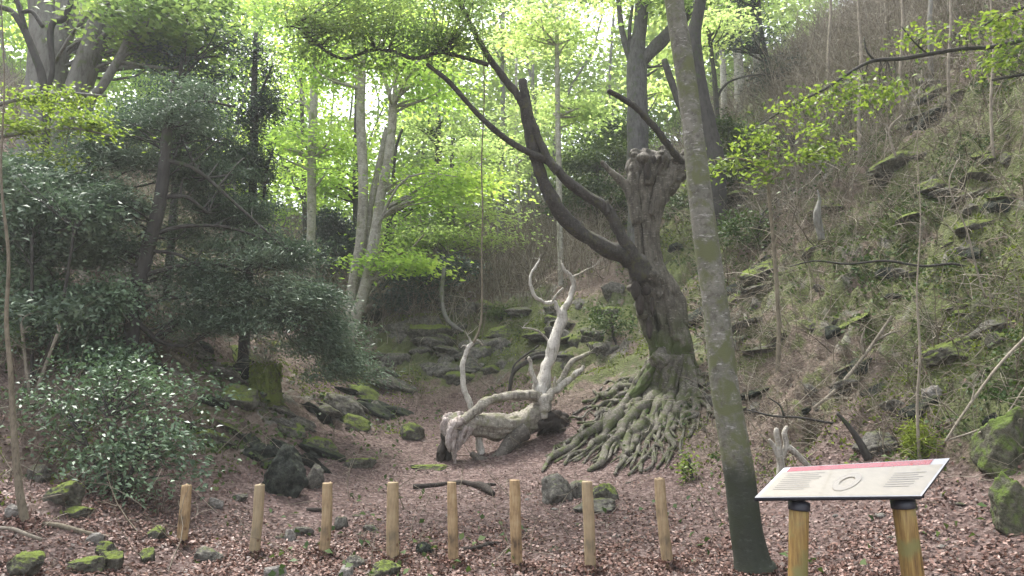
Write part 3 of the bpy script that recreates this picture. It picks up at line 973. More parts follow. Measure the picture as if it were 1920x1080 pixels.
# ------------------------------------------------------------------ foreground beech
def fg_beech():
    g = G(1412, 1072); d = g[1] / S
    L = [(1418, 1082, 42), (1412, 1060, 35), (1407, 1035, 31.5), (1398, 985, 29), (1388, 900, 27.5), (1374, 820, 27), (1360, 730, 26), (1347, 620, 25), (1331, 500, 23.5), (1316, 390, 22.5),
         (1301, 260, 20.5), (1284, 130, 20), (1268, 30, 19.5), (1256, -60, 18.5), (1235, -220, 17), (1190, -480, 14), (1150, -720, 11)]
    tr = PX(L, d)
    t = thing('beech_tree', 'nearest smooth grey beech trunk with a dark wet foot, left of the sign', 'tree', tr[0][:3])
    wm = MB(); tr0 = (tr[0][0], tr[0][1], tr[0][2] - .3, tr[0][3] * 1.3)
    wm.tube([tr0] + tr, seg=48, wob=.06, sub=10, seed=5, ridge=4, rid_a=.02)
    wm.build('trunk', M['beech'], t)
    top = np.array(tr[-1]); am = catmull(np.array(tr), 4)[-30:]
    lm, bm_ = MB(), MB()
    crown(lm, bm_, am, [(1200, -560, d, 330, 160, 2.2, 26), (1000, -420, d, 220, 110, 1.6, 10), (1430, -480, d * 1.1, 220, 120, 1.6, 10)], 200, .1, .065, .55, .14, br=.05)  # crown out of view above the frame, added to shade the foreground
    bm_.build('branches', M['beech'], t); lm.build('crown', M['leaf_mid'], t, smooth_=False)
fg_beech()

# ------------------------------------------------------------------ old pollard beech with exposed roots
def Gb(px, py, lift):
    """smooth terrain hit used for the roots"""
    u, y, z = ray(px, py)
    d = np.geomspace(5 * S, 30 * S, 1200); t = d / y
    X, Y, Z = u * t, d, CAMZ + z * t
    h = hfull(X, Y)
    b = np.nonzero(Z <= h + lift)[0]
    i = b[0] if len(b) else -1
    return np.array([X[i], Y[i], Z[i]])

DPOL = GD(1262, 715)
def pollard():
    d = DPOL
    main = PX([(1278, 735, 32), (1272, 700, 32), (1264, 660, 31), (1254, 610, 33), (1241, 565, 38), (1226, 530, 37), (1217, 500, 29), (1214, 465, 24), (1211, 425, 22), (1210, 385, 26), (1212, 345, 33), (1216, 312, 39), (1220, 292, 32)], d)
    t = thing('old_pollard_beech', 'huge gnarled old beech with a hollow knobbly head above bare spreading roots', 'tree', main[1][:3])
    wm = MB()
    wm.tube(main, seg=96, wob=.22, sub=16, ridge=5, rid_a=.08, seed=11, groove=.34)
    # bulges and folds of the old trunk
    for tr, sd in (
        ([(1290, 720, 18), (1282, 670, 20), (1272, 620, 21), (1256, 575, 20), (1240, 535, 13)], 1),
        ([(1236, 560, 22), (1214, 545, 22), (1196, 520, 16), (1192, 498, 14)], 2),
        ([(1232, 535, 15), (1222, 512, 20), (1228, 492, 15), (1232, 470, 8)], 3),
        ([(1236, 500, 10), (1230, 450, 7), (1233, 400, 9), (1246, 360, 13), (1262, 330, 13)], 4),
        ([(1198, 500, 8), (1198, 450, 7), (1194, 400, 9), (1192, 350, 14), (1194, 315, 16), (1192, 290, 8)], 5),
        ([(1220, 405, 12), (1238, 362, 20), (1258, 332, 25), (1276, 310, 21), (1286, 294, 14), (1286, 280, 6)], 6),
        ([(1228, 655, 8), (1216, 610, 13), (1206, 570, 16), (1194, 538, 13), (1186, 515, 8)], 7),
        ([(1215, 350, 20), (1210, 315, 20), (1196, 296, 14), (1186, 283, 10)], 8),
        ([(1232, 330, 20), (1240, 305, 18), (1244, 286, 11), (1240, 276, 7)], 9),
        ([(1222, 620, 9), (1232, 660, 13), (1244, 705, 14)], 10),
        ([(1246, 610, 12), (1240, 645, 14), (1228, 682, 12), (1208, 716, 10), (1184, 745, 7)], 12), ([(1260, 620, 14), (1258, 665, 16), (1248, 705, 14), (1234, 745, 10), (1214, 780, 7)], 13),
        ([(1272, 630, 13), (1280, 670, 15), (1284, 705, 13), (1282, 745, 9), (1274, 780, 6)], 14), ([(1278, 650, 10), (1296, 685, 11), (1314, 712, 8), (1332, 740, 5)], 15)):
        wm.tube(PX(tr, d * .988), seg=36, wob=.25, sub=12, seed=sd, groove=.35)
    # knots
    for (kx, ky, kr, dd) in ((1222, 516, 15, .972), (1190, 291, 9, .985), (1206, 296, 13, .975), (1240, 288, 8, .98), (1270, 300, 13, .982), (1205, 590, 11, .972),
                             (1184, 540, 9, .98)):
        c = P(kx, ky, d * dd); r = kr * d * S / F
        wm.tube([(*(c - [0, 0, r * .7]), r * .6), (*c, r), (*(c + [.01, 0, r * .7]), r * .5)], seg=14, wob=.3, sub=5)
    wm.build('trunk', M['pollard'], t)
    # dark plugs in the head and under the burr: hollow shade put into colour
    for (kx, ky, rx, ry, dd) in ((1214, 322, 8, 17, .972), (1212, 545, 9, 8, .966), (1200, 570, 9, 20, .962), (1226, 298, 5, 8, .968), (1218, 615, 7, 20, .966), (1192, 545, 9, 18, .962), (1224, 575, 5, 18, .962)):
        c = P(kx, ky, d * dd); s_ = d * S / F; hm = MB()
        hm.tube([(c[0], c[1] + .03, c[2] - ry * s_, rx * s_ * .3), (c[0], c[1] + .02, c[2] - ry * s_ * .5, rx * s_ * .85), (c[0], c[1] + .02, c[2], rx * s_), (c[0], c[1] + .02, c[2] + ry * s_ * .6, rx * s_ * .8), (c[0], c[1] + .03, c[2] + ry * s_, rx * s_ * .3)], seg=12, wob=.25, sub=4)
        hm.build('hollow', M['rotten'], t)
    prong = MB(); prong.tube(PX([(1200, 420, 15), (1190, 385, 13), (1178, 355, 10), (1160, 335, 8), (1143, 320, 6), (1128, 303, 4)], d * .99), seg=12, wob=.18, sub=6)
    prong.build('side_prong', M['pollard'], t)
    def bough(name, tr, sub_=10, seg=20, w=.2, mat='bough', par=None):
        m_ = MB(); m_.tube(tr, seg=seg, wob=w, sub=sub_, groove=.22); return m_.build(name, M[mat], par or t)
    A = PX([(1212, 525, 24, d * .99), (1198, 500, 23, d * .975), (1176, 482, 19, d * .965), (1145, 468, 17, d * .955), (1110, 450, 16.5, d * .945), (1075, 425, 15.5, d * .935), (1045, 390, 14.5, d * .925),
            (1023, 350, 13.5, d * .92), (1007, 305, 13, d * .915), (997, 265, 12.5, d * .91), (990, 225, 12.5, d * .905), (984, 188, 11, d * .90), (980, 150, 9, d * .90)])
    ob = bough('bough', A)
    bough('branch', PX([(986, 205, 8), (968, 175, 7.5), (940, 140, 7), (912, 100, 6), (890, 60, 5.5), (870, 20, 5), (852, -20, 4.5), (820, -90, 4)], d * .90), par=t)
    bough('branch', PX([(985, 195, 7), (1000, 235, 8), (1014, 270, 8), (1030, 302, 8.5), (1045, 322, 8)], d * .905), par=t)
    T1 = PX([(916, 122, 4.5), (885, 112, 4.5), (850, 103, 4.3), (825, 97, 4.2), (795, 107, 4), (768, 108, 4), (740, 97, 3.6), (705, 93, 3.4), (675, 101, 3.2), (645, 110, 3), (612, 96, 3), (580, 70, 2.6), (552, 50, 2.2), (515, 55, 1.5)], d * .885)
    bough('branch', T1, w=.2, par=t)
    B = PX([(1208, 520, 18, d * .975), (1192, 490, 15, d * .965), (1175, 460, 13, d * .955), (1158, 430, 11.5, d * .95), (1143, 400, 11, d * .945), (1130, 385, 10.5, d * .94), (1095, 363, 10, d * .93), (1062, 338, 9, d * .92), (1032, 305, 8, d * .91), (1000, 290, 7, d * .90),
            (960, 268, 6.5, d * .89), (920, 237, 6, d * .88), (880, 197, 5.5, d * .875), (840, 152, 5, d * .87), (800, 120, 3.5, d * .865)])
    bough('bough', B)
    bough('stub', PX([(1140, 400, 6), (1139, 388, 4.5), (1138, 376, 3)], d * .935), 3, 8)
    bough('branch', PX([(1284, 308, 6, d * .985), (1262, 285, 7, d * .96), (1240, 255, 7, d * .945), (1215, 225, 6.5, d * .93), (1190, 200, 6, d * .92), (1165, 184, 5.5, d * .91), (1140, 170, 4.5, d * .90)]), par=t)
    # roots flowing down the bank
    rng = np.random.default_rng(21)
    starts = [(1238, 700), (1248, 705), (1258, 712), (1268, 716), (1280, 712), (1292, 702), (1228, 695)]
    ends = [(1018, 882), (1035, 868), (1062, 876), (1085, 868), (1108, 884), (1125, 878), (1145, 888), (1160, 880), (1178, 888), (1195, 886), (1212, 882), (1232, 876), (1255, 868),
            (1045, 835), (1075, 815), (1072, 775), (1092, 755), (1110, 738), (1130, 720), (1125, 845), (1150, 800), (1275, 845), (1300, 830), (1325, 812), (1340, 775), (1100, 850), (1205, 850), (1050, 800), (1170, 845), (1335, 700), (1345, 735), (1025, 860), (1048, 872), (1072, 860), (1095, 872), (1118, 866), (1150, 868), (1185, 872), (1222, 866), (1085, 790), (1120, 780), (1140, 760), (1060, 850), (1265, 820), (1285, 800)]
    for i, (ex, ey) in enumerate(ends):
        f = np.clip((ex - 1020) / 320, 0, 1)
        sx, sy = starts[int(np.clip(f * 6 + rng.normal() * .8, 0, 5))] if ey > 760 or ex > 1250 else starts[6 if i % 2 else 0]
        big = rng.uniform(.55, 1.15) * (1.5 if i % 4 == 0 else .8)
        fine = i >= 31
        if fine:
            f0 = rng.uniform(.35, .65); sx, sy = sx + (ex - sx) * f0 + rng.normal() * 14, sy + (ey - sy) * f0 + rng.normal() * 8; big *= .7
        K_ = 8; tr = []
        bow = rng.normal() * 14 - 10
        for k in range(K_ + 1):
            u_ = k / K_
            px = sx + (ex - sx) * (u_ ** 1.15) + math.sin(u_ * math.pi) * bow * .7 + rng.normal() * 6 * (0 < u_)
            py = sy + (ey - sy) * u_ + math.sin(u_ * math.pi) * bow * -.2 + rng.normal() * 4.5 * (0 < u_)
            r = (9.5 * (1 - u_) ** 1.1 + 2.4) * big * (1 + .2 * rng.normal())
            r = max(r, 2.5)
            rw = r * 9.6 * S / F
            w = Gb(px, py, rw * (.75 if k < K_ else -.5) + .03 * rng.uniform(0, 2))
            if k == 0 and not fine: w = P(1262 + (sx - 1262) * .9, 668, d * .975)
            if k == 1 and not fine: w = w + np.array([0, .04, .05])
            tr.append((*w, rw))
        m_ = MB(); m_.tube(tr, seg=12, wob=.32, sub=6, groove=.3)
        # side rootlets
        for s_ in range(3):
            k = int(rng.integers(2, K_ - 1)); p = tr[k]
            tt = [p[:3] + (p[3] * .6,)]
            cx, cy = sx + (ex - sx) * (k / K_) ** 1.15, sy + (ey - sy) * k / K_
            a = rng.uniform(-35, 25); b_ = rng.uniform(15, 45)
            ok = True
            q = np.array(p[:3])
            for j in (1, 2, 3):
                dx = a * j / 3 * 9.6 * S / F; 
                w2 = q + np.array([dx, -b_ * j / 3 * .012, 0]); 
                w2[2] = hfull(w2[0], w2[1])[0] + .02 + rng.uniform(0, .03)
                tt.append((*w2, p[3] * (.6 - .15 * j)))
            m_.tube(tt, seg=7, wob=.25, sub=4)
        m_.build('root', M['root'], t)
    # leaves on the long thin branch
    lm, bm_ = MB(), MB()
    dd = d * .885
    t1 = catmull(np.array(T1), 3)
    crown(lm, bm_, t1, [(590, 40, dd, 60, 45, .8, 14), (680, 45, dd, 80, 50, 1.0, 18), (790, 60, dd, 90, 40, 1.0, 16), (720, 120, dd, 60, 18, .6, 5), (850, 70, dd, 50, 50, .7, 8), (640, -20, dd, 120, 40, 1, 14), (820, -40, dd, 120, 50, 1, 14),
                                  (560, 90, dd, 35, 25, .5, 5), (900, 20, dd, 60, 50, .8, 8)], 130, .075, .05, .32, .08, br=.012)
    bm_.build('twigs', M['bough'], t); lm.build('crown', M['leaf_mid'], t, smooth_=False)
pollard()

# ------------------------------------------------------------------ fallen tree
M['rotten_log'] = bark('dark_log_wood', (0.05, 0.045, 0.038), (0.13, 0.115, 0.1), (0.2, 0.19, 0.165), sc=2, dk=.3)
def fallen():
    dl = GD(845, 868) + .05; dr = GD(1040, 812) - .05
    base = G(920, 868)
    t = thing('fallen_tree', 'fallen bleached beech lying below the old pollard, splintered end left, white limb upright', 'fallen tree', base)
    def D(px): return dl + (dr - dl) * np.clip((px - 840) / 200, 0, 1.3)
    def T(lst, off=0): return [(*P(a[0], a[1], D(a[0]) + off), a[2] * D(a[0]) * S / F) for a in lst]
    def part(name, lst, mat, off=0, seg=14, w=.2, sub=8, **k):
        if mat in ('dead', 'limb') and len(lst) > 3:
            q = catmull(np.array(lst, float), 2)
            j_ = np.clip(q[:, 2] * .22, .4, 1.6)[:, None]
            q[1:-1, :2] += RNG.normal(size=(len(q) - 2, 2)) * j_[1:-1]
            q[1:-1, 2] *= RNG.uniform(.85, 1.15, len(q) - 2)
            lst = [tuple(e) for e in q]; sub = 4; k.setdefault('groove', .25)
        m_ = MB(); m_.tube(T(lst, off), seg=seg, wob=w, sub=sub, **k); return m_.build(name, M[mat], t)
    part('log', [(838, 793, 16), (858, 793, 19), (885, 795, 21), (915, 798, 22), (945, 800, 24), (975, 796, 24), (1000, 784, 23), (1016, 766, 20), (1020, 745, 14)], 'log', seg=48, w=.16, sub=10, ridge=3, rid_a=.06, groove=.2)
    # splintered end: broad torn slabs round a dark hollow
    for k, l in enumerate(([(868, 786, 8), (852, 800, 11), (847, 825, 9), (851, 850, 6), (854, 872, 1.5)], [(874, 800, 7), (864, 818, 7.5), (858, 838, 5), (849, 858, 1)], [(852, 784, 6), (838, 792, 9), (834, 808, 6), (838, 822, 1.5)],
                           [(880, 782, 7), (862, 779, 8), (842, 780, 7), (830, 786, 3)], [(846, 800, 5), (840, 825, 5), (843, 848, 1.5)], [(884, 802, 6), (874, 822, 4), (868, 832, 1)])):
        m_ = MB(); m_.tube(T(l, [-.12, -.1, -.02, 0, -.16, -.12][k]), seg=14, wob=.45, sub=7, groove=.55); m_.build('torn_slab', M['split'], t)
    for k, l in enumerate(([(850, 800, 12), (838, 815, 11), (830, 838, 10), (827, 856, 8), (820, 872, 3)], [(850, 810, 10), (842, 835, 9), (840, 860, 9), (846, 884, 4)], [(832, 850, 6), (822, 862, 6), (812, 870, 3)])):
        m_ = MB(); m_.tube(T(l, .04 + .04 * k), seg=14, wob=.5, sub=7, groove=.5); m_.build('rotten_slab', M['rotten'], t)
    M['limb'] = bark('white_limb_wood', (0.32, 0.3, 0.26), (0.55, 0.53, 0.49), (0.62, 0.6, 0.57), moss=.1, mossc=(0.28, 0.27, 0.2), sc=2.5, streak=7, bs=.9, dk=.4)
    part('limb', [(1015, 770, 15), (1012, 742, 15), (1020, 708, 13.5), (1031, 672, 12), (1042, 635, 10.5), (1052, 600, 9.2), (1062, 573, 7.2), (1072, 550, 5.6), (1076, 532, 4.6), (1071, 518, 3.8), (1060, 508, 3), (1054, 494, 2)], 'limb', -.04)
    part('branch', [(1052, 600, 7), (1046, 582, 5.5), (1040, 567, 4.6), (1022, 567, 3.6), (1006, 558, 3.6), (997, 542, 3.4), (993, 525, 2.9), (999, 508, 2.6), (1006, 497, 2.2), (1012, 486, 1.4)], 'limb', -.04, seg=9)
    part('branch', [(1034, 568, 2.4), (1043, 553, 2.2), (1056, 540, 2)], 'dead', -.05, seg=7)
    part('branch', [(1070, 520, 3), (1086, 514, 2.2), (1100, 506, 1.8), (1116, 498, 1)], 'dead', 0, seg=7)
    part('branch', [(1030, 642, 3.2), (1016, 627, 2.4), (1000, 617, 2), (980, 615, 1.3)], 'dead', 0, seg=7)
    part('bough', [(868, 790, 8), (888, 772, 9), (912, 754, 9), (937, 745, 8.5), (965, 742, 9), (992, 740, 10), (1012, 744, 10)], 'log', -.12, groove=.3)
    part('branch', [(912, 868, 6), (904, 850, 7.5), (897, 828, 7), (892, 805, 6), (886, 770, 6), (874, 742, 6), (868, 712, 5.5), (868, 682, 5), (877, 655, 4.6), (886, 643, 3.6)], 'limb', .08, seg=10, w=.2)
    for l in ([(884, 645, 3), (880, 634, 2), (876, 628, 1)], [(886, 643, 3), (895, 638, 2), (906, 648, 1)], [(880, 655, 2), (870, 648, 1.4), (864, 652, .9)]):
        part('twig', l, 'dead', .08, seg=6)
    for (bx, by, n_) in ((1054, 494, 4), (1012, 486, 3), (1116, 498, 4), (980, 615, 4), (1106, 661, 4), (876, 628, 4), (906, 648, 3), (1094, 686, 3)):
        m_ = MB(); p_ = np.repeat(P(bx, by, D(bx))[None], n_, 0)
        m_.strands(p_, RNG.normal(size=(n_, 3)) * [.8, .5, .5] + [0, 0, .7], RNG.uniform(.12, .35, n_), .006, K=5, curl=.8); m_.build('twig', M['dead'], t)
    part('prop', [(985, 808, 18), (966, 820, 16), (950, 838, 12), (936, 856, 10), (918, 868, 9.5), (900, 862, 8), (884, 850, 5)], 'rotten_log', -.12)
    part('bough', [(1020, 785, 6), (1019, 768, 9), (1022, 748, 8.5), (1035, 734, 7.5), (1055, 722, 7), (1075, 708, 6.2), (1088, 696, 5), (1094, 686, 3)], 'dead', -.2)
    part('branch', [(1040, 728, 5), (1055, 708, 5.5), (1064, 690, 5), (1074, 677, 5), (1090, 669, 4.4), (1106, 661, 3)], 'log', -.1)
    part('stub', [(1042, 730, 4), (1040, 718, 3), (1041, 706, 2)], 'dead', -.22, seg=7)
    part('stub', [(1000, 742, 5), (1002, 715, 5), (996, 693, 4.4), (993, 676, 4.6), (990, 671, 3)], 'dead', -.06, seg=9)
    # torn roots and clods at the right end
    m_ = MB()
    for i in range(26):
        a = RNG.uniform(0, 2 * math.pi); r0 = RNG.uniform(5, 24)
        cx, cy = 1034 + math.cos(a) * r0, 790 + math.sin(a) * r0 * .8
        m_.tube(T([(1015 + RNG.normal() * 5, 790 + RNG.normal() * 5, 10), (cx, cy, RNG.uniform(5, 12)), (cx + math.cos(a) * 14, cy + math.sin(a) * 14 + 6, 2)], RNG.uniform(-.15, .25)), seg=8, wob=.4, sub=4)
    m_.build('torn_root_plate', M['rotten'], t, smooth_=False)
fallen()

# ------------------------------------------------------------------ rocks
def rockmesh(seed, planes=17, sub=5, rough=.16):
    bm = bmesh.new(); bmesh.ops.create_icosphere(bm, subdivisions=sub, radius=1)
    V = np.array([v.co[:] for v in bm.verts]); Fc = [[v.index for v in f.verts] for f in bm.faces]; bm.free()
    rg = np.random.default_rng(seed)
    nn = rg.normal(size=(planes, 3)); nn /= np.linalg.norm(nn, axis=1)[:, None]
    hh = rg.uniform(.62, .95, planes)
    dt = V @ nn.T
    rr = np.where(dt > .15, hh[None] / np.maximum(dt, .15), 9).min(1)
    rr = np.minimum(rr, 1.15)
    V = V * rr[:, None]
    V = V * (1 + rough * fbm(V[:, 0] * 3, V[:, 1] * 3, V[:, 2] * 3, seed=seed) + rough * .5 * fbm(V[:, 0] * 9, V[:, 1] * 9, V[:, 2] * 9, seed=seed + 1))[:, None]
    return V, Fc


def rock(px, py, w, h, mat, label, dep=.8, tilt=0, name='rock', cat='rock', group=None, planes=17, sub=5, sink=.45, seed=None):
    """px,py: foot of the rock in the photo; w,h its size there"""
    g = G(px, py); s_ = g[1] / F
    sd = seed if seed is not None else int(px * 7 + py)
    V, Fc = rockmesh(sd, planes, sub)
    V = V / np.abs(V).max(0)
    V = V * np.array([w * s_ / 2, w * s_ / 2 * dep, h * s_ / 2 * (1 + sink)])
    ct, st_ = math.cos(tilt), math.sin(tilt)
    V = np.stack([V[:, 0] * ct - V[:, 2] * st_, V[:, 1], V[:, 0] * st_ + V[:, 2] * ct], 1)
    c = g + np.array([0, w * s_ / 2 * dep * .7, h * s_ / 2 * (1 - sink)])
    mb = MB(); mb.add(V + c, t=Fc)
    o = mb.build(name, M[mat], origin=g, smooth_=False)
    o.data.polygons.foreach_set('use_smooth', np.ones(len(o.data.polygons), bool))
    return tag(o, label, cat, group)


RK = [
    (522, 930, 92, 92, 'rock_dark', 'large dark angular boulder leaning at the foot of the left bank', .8, -.5),
    (478, 868, 88, 34, 'rock_dark', 'flat dark slab resting just above the large dark boulder', .9, .1),
    (586, 918, 46, 44, 'rock', 'brown green rock tucked between the dark boulder and the third post', .8, .2),
    (432, 772, 92, 56, 'rock_moss', 'broad slab coated in bright olive moss left of the mossy stump', .7, -.55),
    (450, 712, 70, 40, 'rock_dark', 'dark shaded rock behind the olive moss slab', .8, -.3),
    (640, 782, 96, 44, 'rock', 'long grey green rock with a dark underside above the gully, right of the stump', .7, -.45),
    (600, 845, 74, 26, 'rock_moss', 'low mossy ledge stone above the third wooden post', .8, -.3),
    (545, 822, 60, 26, 'rock_moss', 'narrow yellow mossed stone below the mossy stump', .8, -.5),
    (672, 880, 60, 22, 'rock_moss', 'low moss topped stone at the right foot of the left bank', .8, -.1),
    (770, 826, 52, 32, 'rock_moss', 'rounded mossy rock in the middle of the gully left of the splintered log', .8, -.2),
    (700, 775, 40, 24, 'rock', 'grey rock on the gully side beyond the long grey green rock', .8, -.2),
    (800, 883, 80, 14, 'rock_moss', 'flat dark mossy stone under the splintered log end', .8, 0),
    (1045, 945, 62, 54, 'rock', 'rugged brown rock at the foot of the roots, left of the seventh post', .9, .1),
    (1082, 936, 46, 40, 'rock', 'grey block between the rugged brown rock and the seventh post', .8, 0),
    (1138, 940, 54, 32, 'rock_moss', 'small rock with vivid green moss just right of the seventh post', .8, .15),
    (1118, 962, 84, 22, 'rock', 'flat grey stone slab lying under the vivid green mossed rock', .8, .12),
    (188, 1042, 52, 24, 'rock_moss', 'small bright green mossy stone among leaves at lower left', .8, -.1),
    (200, 1070, 56, 36, 'rock_moss', 'bright green mossy stone nearest the bottom edge at lower left', .8, .4),
    (28, 1084, 70, 46, 'rock_moss', 'dark green mossy rock cut by the bottom left corner', .8, 0),
    (290, 1014, 40, 30, 'rock_moss', 'dull green mossy stone just left of the first post', .8, -.4),
    (272, 1056, 34, 26, 'rock_moss', 'round dull mossy stone in the leaves below the first post', .8, 0),
    (148, 1078, 66, 28, 'rock_moss', 'low brownish mossed stone left of the bright bottom stone', .8, 0),
    (382, 1056, 50, 26, 'rock', 'grey green wedge shaped stone between the first two posts', .8, -.4),
    (172, 1022, 36, 20, 'rock_pale', 'pale grey stone lying just above the small bright mossy stone', .8, 0),
    (62, 902, 52, 34, 'rock', 'grey rounded boulder on the left bank beside the thin tan sapling', .8, 0),
    (112, 948, 74, 42, 'rock_moss', 'dark moss covered boulder right of the thin tan sapling', .8, 0),
    (135, 975, 50, 26, 'rock_moss', 'low green mossy mound below the dark moss covered boulder', .8, 0),
    (14, 975, 40, 26, 'rock_pale', 'pale stone at the left edge beside the sapling foot', .8, 0),
    (565, 1006, 42, 16, 'rock', 'dark flat stone left of the third post', .8, 0),
    (540, 1014, 26, 20, 'rock_pale', 'small whitish stone between the second and third posts', .8, 0),
    (637, 994, 28, 22, 'rock', 'small grey stone just right of the third post', .8, 0),
    (515, 1086, 46, 26, 'rock_pale', 'pale stone cut by the bottom edge below the second post', .8, 0),
    (665, 1070, 40, 26, 'rock', 'grey green stone left of the foot of the fourth post', .8, 0),
    (645, 1084, 32, 22, 'rock_pale', 'pale stone at the bottom edge beside the green ones', .8, 0),
    (716, 1086, 64, 30, 'rock_moss', 'broad mossy stone in front of the fourth post', .8, 0),
    (400, 955, 32, 22, 'rock_pale', 'pale greenish stone between the first and second post tops', .8, 0),
    (448, 940, 30, 14, 'rock', 'small flat stone left of the second post top', .8, 0),
    (796, 1042, 36, 22, 'rock_dark', 'dark clod of earth between the fourth and fifth posts', .8, 0),
    (690, 1000, 34, 14, 'rock', 'flat grey stone left of the fourth post', .8, -.3),
    (1918, 1000, 90, 120, 'rock_green', 'tall boulder with bright green moss at the lower right edge', .8, 0),
    (1905, 880, 110, 110, 'rock_green', 'mossy rock face above the tall boulder at the right edge', .8, .1),
    (1756, 758, 44, 36, 'rock_pale', 'pale knobbly stone on the bank above the sign right end', .8, 0),
    (1655, 850, 90, 40, 'rock', 'grey boulder on the bank behind the middle of the sign', .8, .2),
    (1800, 672, 110, 40, 'rock_moss', 'mossy ledge rock on the right bank above the pale knobbly stone', .8, .25),
    (1520, 745, 60, 34, 'rock', 'grey rock bedded in the right bank under the fallen pole', .8, 0),
    (1445, 515, 110, 36, 'rock_moss', 'big mossy outcrop on the right bank just right of the grey trunk', .7, .2),
    (1560, 400, 120, 34, 'rock_moss', 'dark mossy outcrop beside the pale snag high on the right bank', .7, .2),
    (1480, 275, 120, 30, 'rock_dark', 'dark overhung rock behind the hanging green leaves', .8, .2),
    (1270, 470, 50, 18, 'rock_dark', 'dark flat ledge stone behind the old beech at its right', .8, .1),
    (1690, 320, 120, 44, 'rock_moss', 'mossy ledge high on the right bank below the overhanging branch', .8, .2),
    (880, 700, 60, 28, 'rock', 'shadowed rock at the back of the gully left of the white forked branch', .8, 0),
    (735, 690, 70, 30, 'rock', 'broad grey green rock at the head of the gully below the three stemmed beech', .8, 0),
    (800, 640, 100, 34, 'rock_moss', 'mossy rock wall in the centre of the far gully bank', .6, 0),
    (945, 640, 80, 28, 'rock_moss', 'green mossed outcrop on the far bank behind the fallen tree', .7, 0),
    (700, 610, 60, 40, 'rock_dark', 'dark rock under the roots of the three stemmed beech', .7, 0),
    (1150, 560, 50, 30, 'rock', 'knobbly earth and rock lump left of the old beech trunk', .8, 0),
]
for (a, b, w, h, m_, lab, dp, tl) in RK:
    rock(a, b, w, h, m_, lab, dp, tl)
# layered slabs and crags bedded in the banks
def slabset(name, lab, grp, region, n_, wr, hr, mats, tilt, seed):
    rg = np.random.default_rng(seed); protos = []
    for k in range(6):
        V, Fc = rockmesh(seed + k, 12, 4, .14)
        V = V / np.abs(V).max(0)
        lay = np.sin(V[:, 2] * 7 + 2 * fbm(V[:, 0] * 2, V[:, 1] * 2, seed=seed + k))
        V[:, :2] *= (1 + .07 * lay)[:, None]
        mb = MB(); mb.add(V * .5, t=Fc)
        protos.append(mb.build(name, M[mats[k % len(mats)]], origin=(0, 0, 0)))
    i = 0
    while i < n_:
        x0, y0, x1, y1 = region[int(rg.integers(len(region)))]
        a, b = rg.uniform(x0, x1), rg.uniform(y0, y1)
        g = G(a, b); s_ = g[1] / F
        o = protos[i] if i < 6 else protos[i % 6].copy()
        if i >= 6: COL.objects.link(o)
        w_ = rg.uniform(*wr) * s_; h_ = rg.uniform(*hr) * s_
        o.location = g + [0, .1, -h_ * .1]
        o.scale = (w_, w_ * rg.uniform(.6, 1), h_ * 1.5)
        o.rotation_euler = (rg.normal() * .15 - .1, tilt + rg.normal() * .18, rg.uniform(-.5, .5))
        tag(o, lab, 'rock', grp)
        i += 1
slabset('rock_slab', 'thin tilted slab of layered rock jutting from the left bank below the yew', 'tilted rock slabs of the left bank',
        [(260, 640, 480, 720), (360, 720, 560, 850), (400, 830, 600, 900), (500, 760, 700, 860), (600, 700, 760, 780)], 44, (45, 130), (10, 30), ('rock', 'rock_dark', 'rock_moss'), .5, 3000)
slabset('rock_crag', 'craggy grey green rock of the broken wall closing the head of the gully', 'crags at the head of the gully',
        [(680, 570, 1000, 740), (760, 560, 960, 700), (1000, 560, 1150, 680)], 60, (28, 80), (12, 34), ('rock', 'rock_moss', 'rock'), .1, 3100)
slabset('rock_ledge', 'rough rock ledge poking through the scrub of the right bank', 'rock ledges of the right bank',
        [(1360, 330, 1900, 620), (1380, 560, 1900, 800), (1290, 520, 1420, 860), (1700, 150, 1900, 400)], 80, (26, 95), (10, 32), ('rock', 'rock_moss', 'rock_dark'), -.35, 3200)
# loose small stones on the gully floor
src = []
for k in range(4):
    V, Fc = rockmesh(900 + k, 10, 2, .08)
    mb = MB(); mb.add(V * [.5, .4, .22], t=Fc)
    src.append(mb.build('small_stone', M['rock' if k % 2 else 'rock_pale'], origin=(0, 0, 0)))
spots = [(RNG.uniform(420, 1180), RNG.uniform(905, 1040)) for _ in range(46)] + [(RNG.uniform(1430, 1880), RNG.uniform(880, 1060)) for _ in range(14)]
for i, (a, b) in enumerate(spots):
    g = G(a, b)
    o = src[i] if i < 4 else src[i % 4].copy()
    if i >= 4: COL.objects.link(o)
    o.location = g + [0, 0, -.005]
    s_ = RNG.uniform(.05, .15); o.scale = (s_, s_, s_ * RNG.uniform(.7, 1.2)); o.rotation_euler = (0, 0, RNG.uniform(0, 6))
    tag(o, 'small loose flat stone lying in the leaf litter of the gully floor', 'stone', 'small loose stones on the gully floor')

